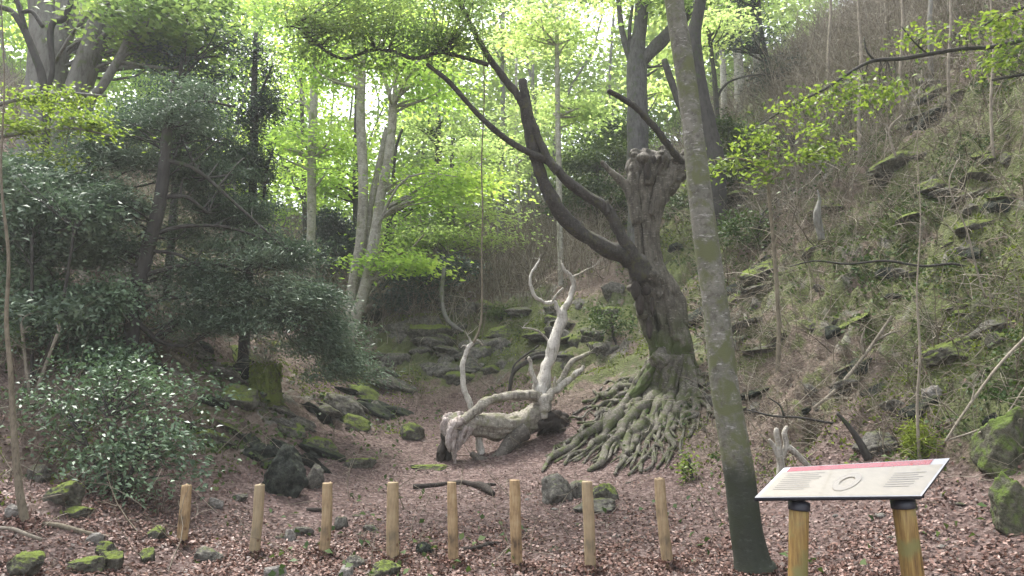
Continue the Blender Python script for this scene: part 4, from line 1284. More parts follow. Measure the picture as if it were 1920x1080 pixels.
# ------------------------------------------------------------------ mossy stump
def stump():
    g = G(497, 752); d = g[1] / S
    t = thing('mossy_stump', 'upright moss covered broken stump with a tuft of bare shoots on top', 'stump', g)
    m_ = MB(); m_.tube(PX([(500, 765, 30), (498, 745, 28), (497, 720, 26), (496, 695, 25), (494, 682, 22)], d * 1.01), seg=40, wob=.12, sub=6, ridge=11, rid_a=.09)
    st = m_.build('trunk', M['rotten_moss'], t)
    b = np.repeat(P(493, 683, d)[None], 60, 0) + RNG.normal(size=(60, 3)) * [.1, .1, .02]
    m_ = MB(); dr = RNG.normal(size=(60, 3)) * .8 + [0, -.1, 1.0]
    nn = m_.strands(b, dr, RNG.uniform(.25, .6, 60), .006, K=5, curl=.5)
    m_.strands(nn[:, 2], dr + RNG.normal(size=(60, 3)), .2, .004, K=4, curl=.5)
    m_.build('shoots', M['paletwig'], t)
    m_ = MB()
    C = P(497, 715, d * 1.01) + np.stack([RNG.normal(size=900) * .22, RNG.normal(size=900) * .22, RNG.uniform(-.3, .33, 900)], 1)
    cc = P(497, 715, d * 1.01); v = C[:, :2] - cc[:2]; v /= np.linalg.norm(v, axis=1)[:, None]; C[:, :2] = cc[:2] + v * .265
    m_.leaves(C, .06, .03, D=np.concatenate([v, -np.ones((900, 1))], 1), flat=.1)
    m_.build('moss', M['moss_tuft'], t, smooth_=False)
M['rotten_moss'] = bark('mossy_rotten_bark', (0.04, 0.035, 0.025), (0.08, 0.07, 0.045), moss=.8, mossc=(0.10, 0.125, 0.025), sc=3, streak=6, bs=1)
stump()

# ------------------------------------------------------------------ sticks, snags and poles
def stick(name, lab, cat, lst, mat, mode='ground', off=.97, seg=8, w=.15, extra=(), group=None, sub=5):
    """ground: every point lies on the soil; air: whole trace at the depth of its foot * off"""
    m_ = MB()
    def conv(l, d=None):
        if mode == 'ground' and d is None:
            out = []
            for (a, b, r) in l:
                g = G(a, b); rw = r * g[1] / F
                out.append((g[0], g[1] - rw * .2, g[2] + rw * .7, rw))
            return out
        return PX(l, d)
    d = None
    if mode != 'ground':
        d = (mode if isinstance(mode, (int, float)) else GD(lst[0][0], lst[0][1])) * off
    tr = conv(lst, d)
    m_.tube(tr, seg=seg, wob=w, sub=sub)
    for e in extra:
        m_.tube(conv(e, d), seg=max(5, seg - 2), wob=w, sub=sub)
    return tag(m_.build(name, M[mat], origin=tr[0][:3]), lab, cat, group)

stick('fallen_branch', 'long straight pale pole lying diagonally down the right bank above the sign', 'branch', [(1525, 765, 2.6), (1560, 738, 3.4), (1598, 696, 3.3), (1640, 640, 3), (1672, 592, 2.2)], 'paletwig', 'air', .96,
      extra=([(1640, 640, 3), (1668, 625, 2), (1690, 620, 1.2)], [(1620, 665, 2.5), (1615, 640, 2), (1622, 615, 1)]))
stick('fallen_branch', 'forked pale branch slanting down to the right end of the sign', 'branch', [(1772, 828, 1.8), (1800, 785, 2.2), (1832, 739, 2.4), (1872, 686, 2.6), (1925, 630, 2.6)], 'paletwig', 'air', .96,
      extra=([(1822, 752, 1.6), (1826, 730, 1.5), (1818, 718, 1.3), (1800, 717, .9)], [(1775, 826, 1.8), (1830, 808, 1.9), (1880, 785, 1.6), (1925, 720, 1.2)]))
stick('fallen_branch', 'curved whitish branch on the mossy right edge above the tall boulder', 'branch', [(1835, 812, 2), (1865, 798, 2.8), (1895, 794, 3), (1930, 797, 3)], 'paletwig', 'air', .95)
stick('hanging_branch', 'thin dark sagging branch across the right bank just above the sign', 'branch', [(1400, 768, 1.4), (1450, 780, 2), (1500, 783, 2.2), (1560, 793, 2.4), (1610, 789, 2.6), (1660, 792, 2.4), (1725, 774, 2)], 'dark_bark', 8.0, .93,
      extra=([(1470, 780, 2), (1462, 760, 1.6), (1440, 745, 1)],))
stick('dead_branch', 'short thick dark branch leaning behind the middle of the sign', 'branch', [(1628, 862, 8), (1612, 830, 6.5), (1592, 800, 5), (1570, 775, 3)], 'dark_bark', 'air', .95)
stick('hanging_branch', 'long thin dark level branch crossing the middle of the right bank', 'branch', [(1480, 500, 1), (1530, 489, 1.6), (1590, 495, 2), (1660, 489, 2.2), (1730, 499, 2.4), (1790, 495, 2.4), (1850, 510, 2.4), (1930, 517, 2.6)], 'dark_bark', 9.0, .92)
stick('snag', 'short pale broken snag standing high on the right bank', 'snag', [(1540, 450, 6), (1536, 425, 7.5), (1532, 398, 6), (1536, 376, 3.6), (1533, 356, 1)], 'grey_bark', 'air', .96, seg=12, w=.4, sub=8)
stick('dead_root', 'gnarled cut root clump with pale upright prongs behind the left end of the sign', 'branch', [(1462, 905, 9), (1464, 880, 8), (1462, 860, 7), (1452, 838, 5), (1442, 824, 3)], 'dead', 'air', .97,
      extra=([(1462, 862, 6), (1460, 835, 5.5), (1456, 812, 5), (1456, 803, 4)], [(1466, 862, 6), (1474, 835, 5.5), (1471, 812, 5.5), (1476, 800, 4)], [(1478, 838, 6), (1492, 850, 6), (1508, 866, 5.5), (1530, 890, 5)]))
stick('fallen_branch', 'dark knobbly stick lying left to right behind the fifth and sixth posts', 'branch', [(775, 917, 5), (820, 913, 4), (865, 908, 4.5), (885, 912, 5), (905, 919, 8), (925, 930, 5)], 'rotten', 'ground', extra=([(905, 917, 5), (918, 912, 3.5), (930, 910, 2)],))
stick('fallen_branch', 'thin dark stick on the ground between the fifth and sixth posts', 'branch', [(860, 1034, 4), (890, 1032, 4.5), (915, 1026, 5), (933, 1022, 3)], 'rotten', 'ground')
stick('fallen_branch', 'short dark stick between the second and third posts', 'branch', [(575, 958, 3), (592, 960, 4), (606, 960, 3)], 'rotten', 'ground')
stick('fallen_branch', 'dark stick lying at the left of the sapling foot with a pale end', 'branch', [(0, 990, 3.5), (25, 992, 3.5), (50, 1002, 3.5), (78, 1012, 3)], 'paletwig', 'air', .97)
stick('fallen_branch', 'long brown stick half buried in leaves right of the tan sapling', 'branch', [(60, 985, 4), (110, 990, 5), (165, 1003, 4), (205, 1010, 3)], 'twig', 'ground')
stick('fallen_branch', 'weathered roots and branch on the left bank above the holly', 'branch', [(262, 610, 4), (290, 645, 5), (325, 672, 5), (358, 690, 4)], 'twig', 'ground', extra=([(275, 625, 4), (310, 640, 4), (350, 668, 3)],))
stick('hanging_branch', 'dark dead branch arching behind the fallen tree limb', 'branch', [(955, 735, 3), (962, 700, 4), (985, 680, 4), (1012, 668, 3.5), (1062, 668, 3)], 'dark_bark', 10.6, 1.0, extra=([(960, 700, 3), (968, 680, 2), (1010, 648, 2)],))
stick('vine', 'thin vine rising straight from the tip of the white curved branch', 'vine', [(888, 642, 3), (898, 620, 2.2), (903, 590, 2.2), (904, 540, 2), (903, 470, 1.8), (905, 400, 1.6), (903, 300, 1.5), (908, 180, 1.4), (905, 60, 1.3), (900, -60, 1.2)], 'twig', 9.6, 1.0, seg=6, w=.05)
stick('vine', 'bent thin stem at the back of the gully left of the white curved branch', 'vine', [(868, 622, 3), (852, 612, 4), (838, 598, 4.5), (830, 575, 4.2), (829, 540, 4), (833, 500, 4)], 'grey_bark', 'air', .97)
stick('dead_branch', 'pale leaning dead branch right of the three stemmed beech foot', 'branch', [(668, 600, 3.5), (690, 560, 3), (720, 520, 2.5), (755, 485, 2), (795, 440, 1.5)], 'paletwig', 'air', .97, extra=([(680, 590, 5), (705, 560, 4), (735, 535, 4)],))
stick('fallen_pole', 'pale leaning sapling pole at the far right bank top', 'branch', [(1848, 560, 1.6), (1830, 500, 1.7), (1812, 430, 1.6), (1780, 350, 1.3), (1795, 300, 1)], 'paletwig', 'air', .95)
stick('snag', 'forked pale dead stem on the right bank with a dark root', 'snag', [(1682, 300, 2.4), (1672, 270, 2.4), (1668, 240, 2), (1692, 215, 1.2)], 'paletwig', 'air', .96, extra=([(1670, 255, 2), (1660, 235, 1.4), (1640, 225, .8)],))

# ------------------------------------------------------------------ trees
def gd(px, py): return GD(px, py)

dm = GD(652, 650)
tree('three_stemmed_beech', 'pale three stemmed beech rising from one foot at the head of the gully', 'tree',
     [trace([(650, 655, 16), (652, 620, 15), (658, 560, 11), (668, 500, 10), (677, 440, 10), (681, 350, 9.5), (678, 270, 9.5), (676, 200, 9), (678, 130, 8), (672, 40, 8), (670, -60, 7)], dm),
      PX([(656, 640, 12), (668, 590, 11), (684, 540, 11), (694, 490, 10.5), (704, 430, 10), (716, 360, 10), (728, 300, 9.5), (735, 240, 9), (738, 190, 8), (752, 165, 6), (766, 145, 5), (790, 100, 4), (800, 20, 3)], dm * .99),
      PX([(672, 560, 7), (684, 490, 7), (690, 420, 7), (702, 350, 6.5), (715, 290, 6), (725, 240, 5)], dm * 1.01),
      PX([(737, 200, 5), (728, 170, 4.5), (720, 140, 4), (716, 90, 3), (700, 30, 2)], dm * .99),
      PX([(738, 195, 5), (742, 150, 4), (745, 90, 3)], dm * .995)], M['beech_far'], M['leaf_bright'],
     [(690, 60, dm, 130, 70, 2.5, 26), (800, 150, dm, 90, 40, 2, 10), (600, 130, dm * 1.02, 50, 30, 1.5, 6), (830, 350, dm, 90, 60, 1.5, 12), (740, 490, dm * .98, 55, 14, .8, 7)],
     n_leaf=170, L=.17, W=.11, spread=.6, thick=.12, br=.05)

def simple(name, lab, px_list, r0, d, matn, leafn, blobs, n=150, L=.17, W=.11, spread=.65, thick=.13, cat='tree', extra=(), **k):
    tr = trace([(a, b, r) for (a, b, r) in px_list], d)
    return tree(name, lab, cat, [tr] + [PX(e, d) for e in extra], M[matn], M[leafn], blobs, n, L, W, spread, thick, **k)

d = 17.5
simple('slender_beech', 'straight grey trunk left of the three stemmed beech, against yellow green leaves', [(582, 545, 10), (583, 480, 9), (584, 380, 8.5), (585, 300, 8.5), (588, 200, 8), (592, 110, 7.5), (597, 20, 7), (600, -80, 6)], 9, d, 'beech_far', 'leaf_bright',
       [(560, 60, d, 80, 50, 2.5, 14), (530, 250, d, 45, 60, 1.5, 8), (620, 290, d, 40, 60, 1.5, 8)], extra=([(588, 215, 3), (560, 190, 2.5), (528, 215, 2)], [(587, 230, 3), (565, 170, 2.5), (545, 120, 2)]))
d = 21
simple('dark_thin_tree', 'thin dark stem close behind the straight grey trunk at left', [(573, 470, 5), (571, 380, 4.5), (568, 300, 4), (566, 200, 3.5), (560, 60, 3)], 4, d, 'dark_bark', 'leaf_bright', [(545, 330, d, 50, 40, 1.5, 7), (560, 150, d, 50, 50, 1.5, 7)])
d = 19.5
simple('dark_beech', 'dark upright trunk directly behind the three stemmed beech', [(668, 470, 8), (669, 400, 8), (670, 320, 9), (672, 240, 9.5), (674, 150, 9), (676, 60, 8), (678, -60, 7)], 8, d, 'dark_bark', 'leaf_bright',
       [(640, 60, d, 60, 50, 2, 10), (640, 350, d, 40, 50, 1.5, 8)])
d = 20
simple('dark_ivy_tree', 'dark ivy clad trunk in the middle of the far wood', [(826, 470, 8), (826, 420, 8), (824, 370, 9), (822, 320, 8), (822, 260, 6), (820, 150, 5), (815, 20, 4)], 8, d, 'dark_bark', 'leaf_pale',
       [(820, 240, d, 70, 50, 2, 10), (790, 60, d, 60, 60, 2, 10)], extra=([(843, 430, 5), (846, 350, 5), (850, 260, 4)],))
d = 21
simple('slender_beech', 'dark slim trunk right of the ivy clad one, above brown scrub', [(937, 520, 7), (938, 450, 7), (939, 380, 6.5), (941, 300, 6), (943, 230, 5), (942, 120, 4), (945, 0, 3)], 6, d, 'grey_bark', 'leaf_pale',
       [(930, 250, d, 70, 50, 2, 10), (960, 80, d, 70, 50, 2, 10)])
d = 15.6
simple('slender_beech', 'slim pale trunk rising behind the white forked limb of the fallen tree', [(1052, 545, 6), (1051, 480, 5.5), (1049, 400, 5.5), (1048, 320, 5.5), (1046, 240, 5.5), (1045, 150, 5), (1044, 60, 4), (1042, -60, 3)], 6, d, 'beech_far', 'leaf_pale',
       [(1050, 60, d, 80, 50, 1.5, 12), (1075, 220, d * 1.05, 50, 50, 1.2, 7)])
d = 23
simple('slender_beech', 'thin pale stem between the dark slim trunk and the slim pale trunk', [(975, 500, 4), (974, 420, 4), (970, 330, 3.5), (968, 240, 3), (968, 100, 2.5)], 4, d, 'beech_far', 'leaf_pale', [(985, 300, d, 50, 40, 2, 7)])
simple('slender_beech', 'thin grey stem just left of the slim pale trunk', [(1004, 500, 4), (1003, 430, 4), (1000, 350, 3.5), (998, 240, 3), (1000, 100, 2.5)], 4, d, 'grey_bark', 'leaf_pale', [(1010, 200, d, 50, 40, 2, 7)])
d = 18
simple('small_tree', 'thin dark stem with yellow green sprays right of the three stemmed beech', [(725, 480, 4), (728, 420, 4), (736, 350, 3.5), (742, 280, 3), (755, 240, 2.5)], 4, d, 'dark_bark', 'leaf_bright',
       [(770, 440, d, 60, 40, 1.2, 9), (790, 370, d, 60, 35, 1.2, 8), (745, 500, d * .95, 50, 14, .7, 5)])
d = 18
simple('young_beech', 'young beech with layered yellow green sprays over the back of the gully', [(850, 500, 4), (852, 450, 4), (850, 400, 3), (848, 340, 2)], 4, d, 'grey_bark', 'leaf_pale',
       [(860, 400, d, 90, 22, 1.2, 10), (890, 340, d, 80, 20, 1.2, 9), (820, 450, d * .97, 70, 20, 1.0, 9), (905, 450, d, 60, 12, 1, 5), (900, 280, d, 70, 20, 1.2, 8)], L=.14, W=.09)
d = 15
simple('grey_beech', 'bluish grey forked trunk rising behind the head of the old beech', [(1196, 400, 22), (1196, 330, 21), (1195, 270, 20), (1195, 200, 19.5), (1194, 140, 19), (1194, 95, 17), (1200, 50, 14), (1205, -10, 13), (1210, -90, 11)], 20, d, 'stem_bark', 'leaf_pale',
       [(1170, -40, d, 110, 40, 2, 12), (1250, 10, d, 60, 30, 2, 6), (1235, 150, d * 1.1, 40, 35, 1.5, 6)], extra=([(1190, 130, 8), (1175, 90, 7), (1165, 50, 6), (1160, 0, 5), (1158, -50, 4)], [(1195, 120, 15), (1215, 102, 14), (1238, 80, 13), (1262, 52, 12), (1290, 25, 11), (1310, 0, 9)],
        [(1185, 95, 5), (1180, 60, 4), (1186, 10, 3)]), wob=.18)
d = 13.2
simple('dark_beech', 'dark rough trunk hidden just behind the nearest grey beech', [(1338, 300, 20), (1325, 240, 19), (1312, 180, 18), (1302, 120, 17), (1300, 70, 14), (1308, 30, 12), (1318, -20, 11), (1330, -90, 10)], 18, d, 'dark_bark', 'leaf_mid',
       [(1330, -80, d, 120, 40, 1.5, 10)], extra=([(1282, 215, 6), (1268, 180, 7), (1256, 145, 7), (1245, 112, 6)],))
d = 17.5
simple('slender_tree', 'thin dark crooked stem right of the nearest grey beech', [(1345, 225, 5), (1342, 180, 5), (1338, 130, 4.5), (1330, 70, 4), (1322, 10, 4), (1318, -60, 3)], 5, d, 'dark_bark', 'leaf_pale', [(1340, 60, d, 50, 50, 1.2, 8)], extra=([(1342, 190, 3), (1355, 165, 2.5), (1375, 150, 2), (1420, 140, 2), (1480, 145, 1.5)],))
d = 21
for (px, r, lab, up) in ((1386, 10, 'thick white barked trunk at the top of the right bank', 70), (1357, 6, 'slim white barked trunk left of the thick one at the bank top', 60), (1420, 7, 'white barked trunk right of the thick one at the bank top', 50)):
    simple('pale_beech', lab, [(px, 225, r), (px, 160, r), (px - 3, 90, r * .9), (px - 5, 20, r * .8), (px - 8, -80, r * .6)], r, d, 'beech_far', 'leaf_pale', [(px, -20, d, 60, 60, 2, 9)])
d = 18.5
simple('dark_conifer', 'dark layered conifer branches hanging left of the pale trunks at the bank top', [(1455, 200, 5), (1440, 120, 5), (1425, 40, 4), (1420, -60, 4)], 5, d, 'dark_bark', 'leaf_yewdark',
       [(1450, 140, d, 70, 25, 1.2, 10), (1380, 60, d * .98, 60, 40, 1.2, 12), (1395, 0, d, 70, 30, 1.2, 10)], n=260, L=.16, W=.035, spread=.45, thick=.08)

# left side big trees
d = 12.2
simple('big_beech', 'massive forked grey trunk in the top left corner', [(55, 400, 40), (62, 330, 38), (75, 260, 37), (84, 190, 36), (88, 130, 36), (88, 80, 34), (80, 20, 26), (70, -60, 22)], 36, d, 'grey_bark', 'leaf_mid',
       [(60, -60, d, 140, 40, 1.5, 12), (330, 20, d, 120, 50, 1.5, 16)], extra=([(95, 130, 26), (112, 80, 22), (124, 30, 20), (132, -40, 18)],), wob=.08, seg=20)
simple('dark_crooked_tree', 'black crooked limbs crossing in front of the massive top left trunk', [(82, 330, 8), (86, 250, 8), (86, 190, 8), (78, 140, 8), (62, 95, 7.5), (45, 55, 7), (22, 22, 6), (-10, 10, 5)], 8, 10.8, 'dark_bark', 'leaf_mid',
       [], extra=([(48, 55, 5), (38, 20, 5), (24, -20, 5)], [(84, 185, 5), (98, 130, 5), (94, 70, 6), (100, 42, 6), (118, 36, 6), (132, 5, 5), (138, -40, 5)], [(80, 50, 4), (60, 22, 4), (40, 24, 4)]))
simple('leaning_beech', 'smooth grey trunk leaning right beside the massive top left trunk', [(100, 300, 27), (125, 230, 26), (148, 165, 24), (168, 105, 23), (186, 50, 22), (202, 0, 21), (225, -80, 19)], 24, d * .98, 'grey_bark', 'leaf_mid',
       [(280, 60, d, 70, 60, 1.2, 14)], wob=.06, seg=18)
simple('slim_leaning_tree', 'slim grey trunk leaning right above the dark yew foliage', [(165, 210, 9), (190, 165, 8.5), (214, 125, 8), (236, 85, 8), (255, 35, 7.5), (268, -30, 7)], 8, 11.2, 'grey_bark', 'leaf_mid', [(300, 60, 11.5, 80, 60, 1.2, 14)], wob=.06)
simple('pale_leaning_tree', 'pale narrow trunk seen between the two large top left trunks', [(95, 160, 9), (115, 110, 9), (135, 60, 8.5), (155, 0, 8), (170, -60, 7)], 8, 15.5, 'beech_far', 'leaf_bright', [(150, 60, 17, 70, 70, 1.5, 12)])

# yews
def yew():
    d = GD(240, 700)
    tr = trace([(240, 705, 17), (244, 650, 14), (252, 580, 14), (262, 520, 14), (278, 460, 13), (294, 405, 12), (304, 350, 11), (309, 300, 10), (314, 240, 9), (320, 190, 5), (326, 150, 3)], d)
    ex = []
    for l in ([(262, 520, 5), (330, 500, 4), (400, 495, 3), (480, 515, 2)], [(285, 440, 5), (340, 425, 4), (420, 425, 3), (500, 450, 2)], [(300, 370, 5), (350, 370, 4), (390, 400, 3)], [(309, 300, 5), (370, 320, 4), (450, 390, 3), (540, 470, 2)],
              [(296, 400, 5), (230, 370, 4), (170, 330, 3), (100, 330, 2)], [(270, 490, 6), (220, 470, 4), (150, 480, 3)], [(250, 590, 5), (310, 560, 4), (400, 560, 3), (520, 590, 2)], [(318, 200, 4), (380, 190, 3), (440, 200, 2)],
              [(252, 600, 6), (300, 640, 4), (350, 650, 3)], [(278, 470, 4), (340, 480, 3), (420, 530, 2), (500, 560, 1.5)]):
        ex.append([(*P(a, b, d + (i * .12)), r * d * S / F) for i, (a, b, r) in enumerate(l)])
    blobs = [(430, 380, d + .9, 80, 60, .6, 16), (480, 470, d + .7, 90, 55, .6, 22), (540, 560, d + .6, 90, 55, .5, 26), (610, 640, d + .8, 55, 50, .5, 16), (650, 690, d + .9, 28, 30, .3, 7),
             (400, 530, d + .3, 100, 40, .5, 18), (420, 600, d + .5, 110, 30, .5, 18), (360, 320, d + .9, 80, 50, .6, 14), (340, 460, d + 1.0, 60, 70, .5, 9), (230, 280, d + .4, 90, 55, .6, 22), (180, 370, d, 90, 50, .6, 20),
             (180, 460, d, 80, 50, .5, 18), (100, 330, d + .3, 80, 50, .6, 14), (330, 230, d + .8, 90, 35, .6, 14), (420, 300, d + 1.3, 60, 50, .5, 8), (320, 200, d - .1, 60, 30, .3, 5), (360, 160, d + .3, 60, 30, .5, 4)]
    tree('yew_tree', 'dark yew with a crooked black trunk and drooping blue green sprays on the left bank', 'tree', [tr] + ex, M['dark_bark'], M['leaf_yew'], blobs, n_leaf=400, L=.095, W=.023, spread=.29, thick=.075, br=.02, flat=.5, sprayflat=.4)
yew()
d = 10.6
simple('dark_yew', 'tall dark conifer behind the yew, black against the yellow green wood', [(470, 430, 9), (474, 360, 8), (476, 280, 8), (476, 200, 7), (478, 120, 5), (480, 60, 4)], 8, d, 'dark_bark', 'leaf_yewdark',
       [(480, 200, d, 38, 60, .5, 11), (475, 320, d, 40, 60, .5, 14), (490, 130, d, 28, 40, .4, 4), (450, 400, d, 70, 40, .5, 12)], n=300, L=.1, W=.03, spread=.22, thick=.1,
       extra=([(478, 200, 3), (495, 160, 2.5), (512, 118, 2)], [(495, 370, 3), (500, 320, 3), (512, 280, 2)]))
d = 11.4
simple('dark_yew', 'dark broadleaved evergreen spreading above the yew at upper left', [(330, 330, 7), (335, 250, 7), (338, 170, 6), (345, 90, 5), (350, 20, 4)], 6, d, 'dark_bark', 'leaf_yewdark',
       [(330, 190, d, 90, 35, .7, 8), (400, 160, d, 70, 35, .7, 6), (420, 80, d, 70, 25, .7, 4), (300, 110, d, 60, 40, .6, 4), (390, 40, d, 50, 20, .6, 2), (370, 250, d, 80, 35, .6, 8)], n=150, L=.1, W=.05, spread=.3, thick=.08)
# hollies and shrubs
def shrub(name, lab, foot, stems, leafn, blobs, n=260, L=.07, W=.042, spread=.2, thick=.12, matn='dark_bark', br=.012, flat=.25, cat='shrub'):
    g = G(*foot); d = g[1] / S
    trs = []
    for s_ in stems:
        trs.append([(*g, .03)] + PX([(a, b, 3) for (a, b) in s_], d))
    bl = [(a, b, d + e, c, f, k, q) for (a, b, e, c, f, k, q) in blobs]
    return tree(name, lab, cat, trs, M[matn], M[leafn], bl, n, L, W, spread, thick, br=br, seg=7, base=g, leafname='foliage', flat=flat, sprayflat=.2, sink=.1)
shrub('holly_bush', 'glossy green holly bush glinting with white highlights, left of the first post', (230, 930), [[(220, 860), (200, 780)], [(260, 850), (280, 800)], [(180, 870), (150, 800)]], 'leaf_holly',
      [(200, 745, .2, 110, 50, .5, 17), (280, 800, .1, 80, 60, .5, 13), (230, 850, 0, 90, 50, .4, 13), (120, 840, .1, 60, 50, .35, 5), (250, 900, -.1, 60, 22, .3, 6), (320, 730, .35, 70, 26, .4, 6), (345, 850, .1, 50, 50, .3, 4), (90, 740, .3, 80, 50, .4, 8), (200, 690, .4, 90, 26, .4, 7)], n=75, L=.075, W=.034, spread=.21)
shrub('holly_bush', 'mid green holly growing against the yew trunk on the upper left bank', (190, 690), [[(190, 640), (200, 570)], [(150, 640), (120, 560)]], 'leaf_holly',
      [(210, 570, 0, 70, 45, .45, 16), (130, 600, 0, 80, 60, .5, 18), (60, 520, 0, 80, 60, .5, 16), (180, 660, -.1, 80, 35, .4, 12), (60, 640, 0, 70, 60, .4, 10)], n=260, L=.08, W=.048, spread=.25)
shrub('evergreen_shrub', 'dense dark evergreen shrub at the left edge under the bright beech spray', (60, 720), [[(60, 640), (60, 450)], [(110, 600), (140, 430)]], 'leaf_yew',
      [(60, 430, .3, 90, 50, .5, 16), (130, 400, .3, 80, 50, .5, 14), (40, 340, .4, 60, 40, .4, 8), (80, 600, .1, 80, 40, .4, 10)], n=200, L=.11, W=.045, spread=.27)
shrub('evergreen_shrub', 'dark holly clump behind the straight grey trunk', (620, 560), [[(620, 500), (622, 430)]], 'leaf_yewdark',
      [(628, 430, 0, 36, 36, .8, 14), (610, 500, 0, 60, 36, .8, 14), (640, 480, 0, 30, 50, .6, 8)], n=240, L=.14, W=.07, spread=.35)
shrub('evergreen_shrub', 'dark shrub under the layered young beech at the back of the gully', (790, 590), [[(790, 540), (785, 500)]], 'leaf_yewdark',
      [(780, 520, 0, 50, 40, .8, 12), (750, 560, 0, 50, 24, .8, 8), (830, 500, .3, 50, 30, .8, 8)], n=240, L=.13, W=.05, spread=.35)
shrub('bramble_shrub', 'grey green shrub on the slope behind the old beech', (1120, 430), [[(1120, 370), (1120, 320)]], 'leaf_ivy',
      [(1130, 300, 0, 70, 40, 1, 16), (1080, 370, 0, 60, 40, 1, 12), (1160, 370, -.5, 60, 30, .8, 10), (1270, 400, -2.5, 30, 60, .5, 10), (1150, 250, .5, 60, 30, 1, 10)], n=240, L=.13, W=.08, spread=.4)
shrub('fern_tuft', 'bright green tuft on the far bank behind the fallen tree', (940, 605), [[(940, 595), (940, 585)]], 'leaf_ivy', [(940, 585, 0, 26, 20, .4, 9)], n=110, L=.1, W=.04, spread=.14, cat='plant')
shrub('small_plant', 'small yellow green plant on the ground right of the roots', (1298, 900), [[(1296, 885), (1292, 860)]], 'leaf_near', [(1290, 868, 0, 14, 24, .12, 7)], n=40, L=.06, W=.04, spread=.07, cat='plant', br=.005)
shrub('small_plant', 'yellow green plants climbing the bank between fallen tree and old beech', (1155, 650), [[(1150, 630), (1148, 610)]], 'leaf_ivy', [(1150, 610, 0, 45, 50, .5, 16), (1120, 590, .3, 35, 40, .4, 9)], n=40, L=.075, W=.045, spread=.16, cat='plant', br=.005)
shrub('ivy_bush', 'leafy evergreen tangle on the right bank under the overhanging green leaves', (1400, 330), [[(1400, 300), (1400, 260)]], 'leaf_ivy',
      [(1380, 250, 0, 60, 35, .6, 14), (1440, 290, 0, 70, 40, .6, 16), (1360, 320, -.2, 40, 40, .5, 10), (1540, 230, .5, 60, 30, .6, 10)], n=220, L=.1, W=.06, spread=.3)
shrub('grass_tuft', 'bright grassy tuft on the slope above the right part of the sign', (1722, 850), [[(1722, 840), (1724, 820)]], 'moss_tuft', [(1722, 825, 0, 18, 26, .15, 10)], n=120, L=.13, W=.012, spread=.09, cat='plant', flat=0)

shrub('ivy_bush', 'low dark ivy and bramble hanging over the mossy outcrop right of the grey trunk', (1420, 470), [[(1420, 440), (1430, 400)]], 'leaf_ivy',
      [(1420, 430, 0, 80, 40, .4, 14), (1500, 380, .4, 80, 30, .5, 12), (1560, 460, .1, 80, 24, .4, 9), (1680, 380, .4, 70, 26, .4, 8)], n=130, L=.085, W=.05, spread=.25)
shrub('dry_bush', 'tangle of tan bare twigs on the bank at the far left edge', (60, 760), [[(50, 700), (40, 600)], [(80, 700), (110, 620)]], 'leaf_ivy', [(60, 620, 0, 60, 60, .4, 14)], n=14, L=.05, W=.03, spread=.2, matn='paletwig', br=.02)
# saplings
simple('thin_sapling', 'thin tan sapling stem at the left edge with bare twigs', [(48, 985, 8), (38, 930, 7), (30, 860, 6), (24, 780, 5.2), (20, 700, 4.6), (12, 600, 3.8), (16, 480, 3), (2, 330, 2.2), (8, 150, 1.4), (0, -40, .8)], 6, GD(50, 990), 'twig', 'leaf_ivy', [], sub=6, wob=.08)
for (px, py0, r, lab) in ((1722, 830, 3, 'slender upright sapling behind the right part of the sign'), (1612, 280, 4, 'pale twin sapling high on the right bank, left of the snag fork'), (1690, 210, 3.5, 'slim sapling just below the overhanging branch, upper right'),
                         (1780, 200, 3, 'slim grey sapling in the upper right thicket'), (1860, 260, 3, 'pale sapling at the far upper right'), (1555, 180, 3.5, 'pale sapling left of the thicket at the bank top'), (1745, 120, 5, 'pale thicker trunk showing in the top right thicket')):
    dd = GD(px, py0)
    simple('thin_sapling', lab, [(px, py0, r), (px - 2, py0 - 80, r * .9), (px + 3, py0 - 170, r * .8), (px - 3, py0 - 280, r * .55), (px + 4, py0 - 420, r * .35), (px - 2, py0 - 560, r * .22), (px + 6, py0 - 700, r * .12)], r, dd * .98, 'paletwig' if r < 4.4 else 'grey_bark', 'leaf_ivy', [], wob=.1)

# bright sprays overhanging from outside the frame
tree('overhanging_beech', 'bright yellow green beech sprays reaching in from the upper left edge', 'tree',
     [[(*gbase(-150, 6.6), .12)] + PX([(-160, 500, 16), (-150, 250, 14), (-140, 100, 12), (-130, -100, 10)], 6.6),
      PX([(-150, 250, 8), (-60, 215, 6), (20, 190, 4), (110, 175, 3), (200, 180, 2)], 6.6), PX([(-150, 300, 7), (-60, 270, 5), (40, 250, 3.5), (130, 240, 2.5), (210, 255, 1.5)], 6.5)],
     M['grey_bark'], M['leaf_near'], [(40, 180, 6.6, 60, 10, .4, 8), (120, 185, 6.6, 60, 10, .4, 8), (170, 235, 6.5, 45, 14, .3, 8), (60, 250, 6.5, 60, 10, .3, 6), (110, 295, 6.4, 30, 14, .2, 3), (20, 235, 6.5, 30, 20, .2, 3)],
     n_leaf=60, L=.07, W=.042, spread=.2, thick=.03, br=.008, flat=.8)
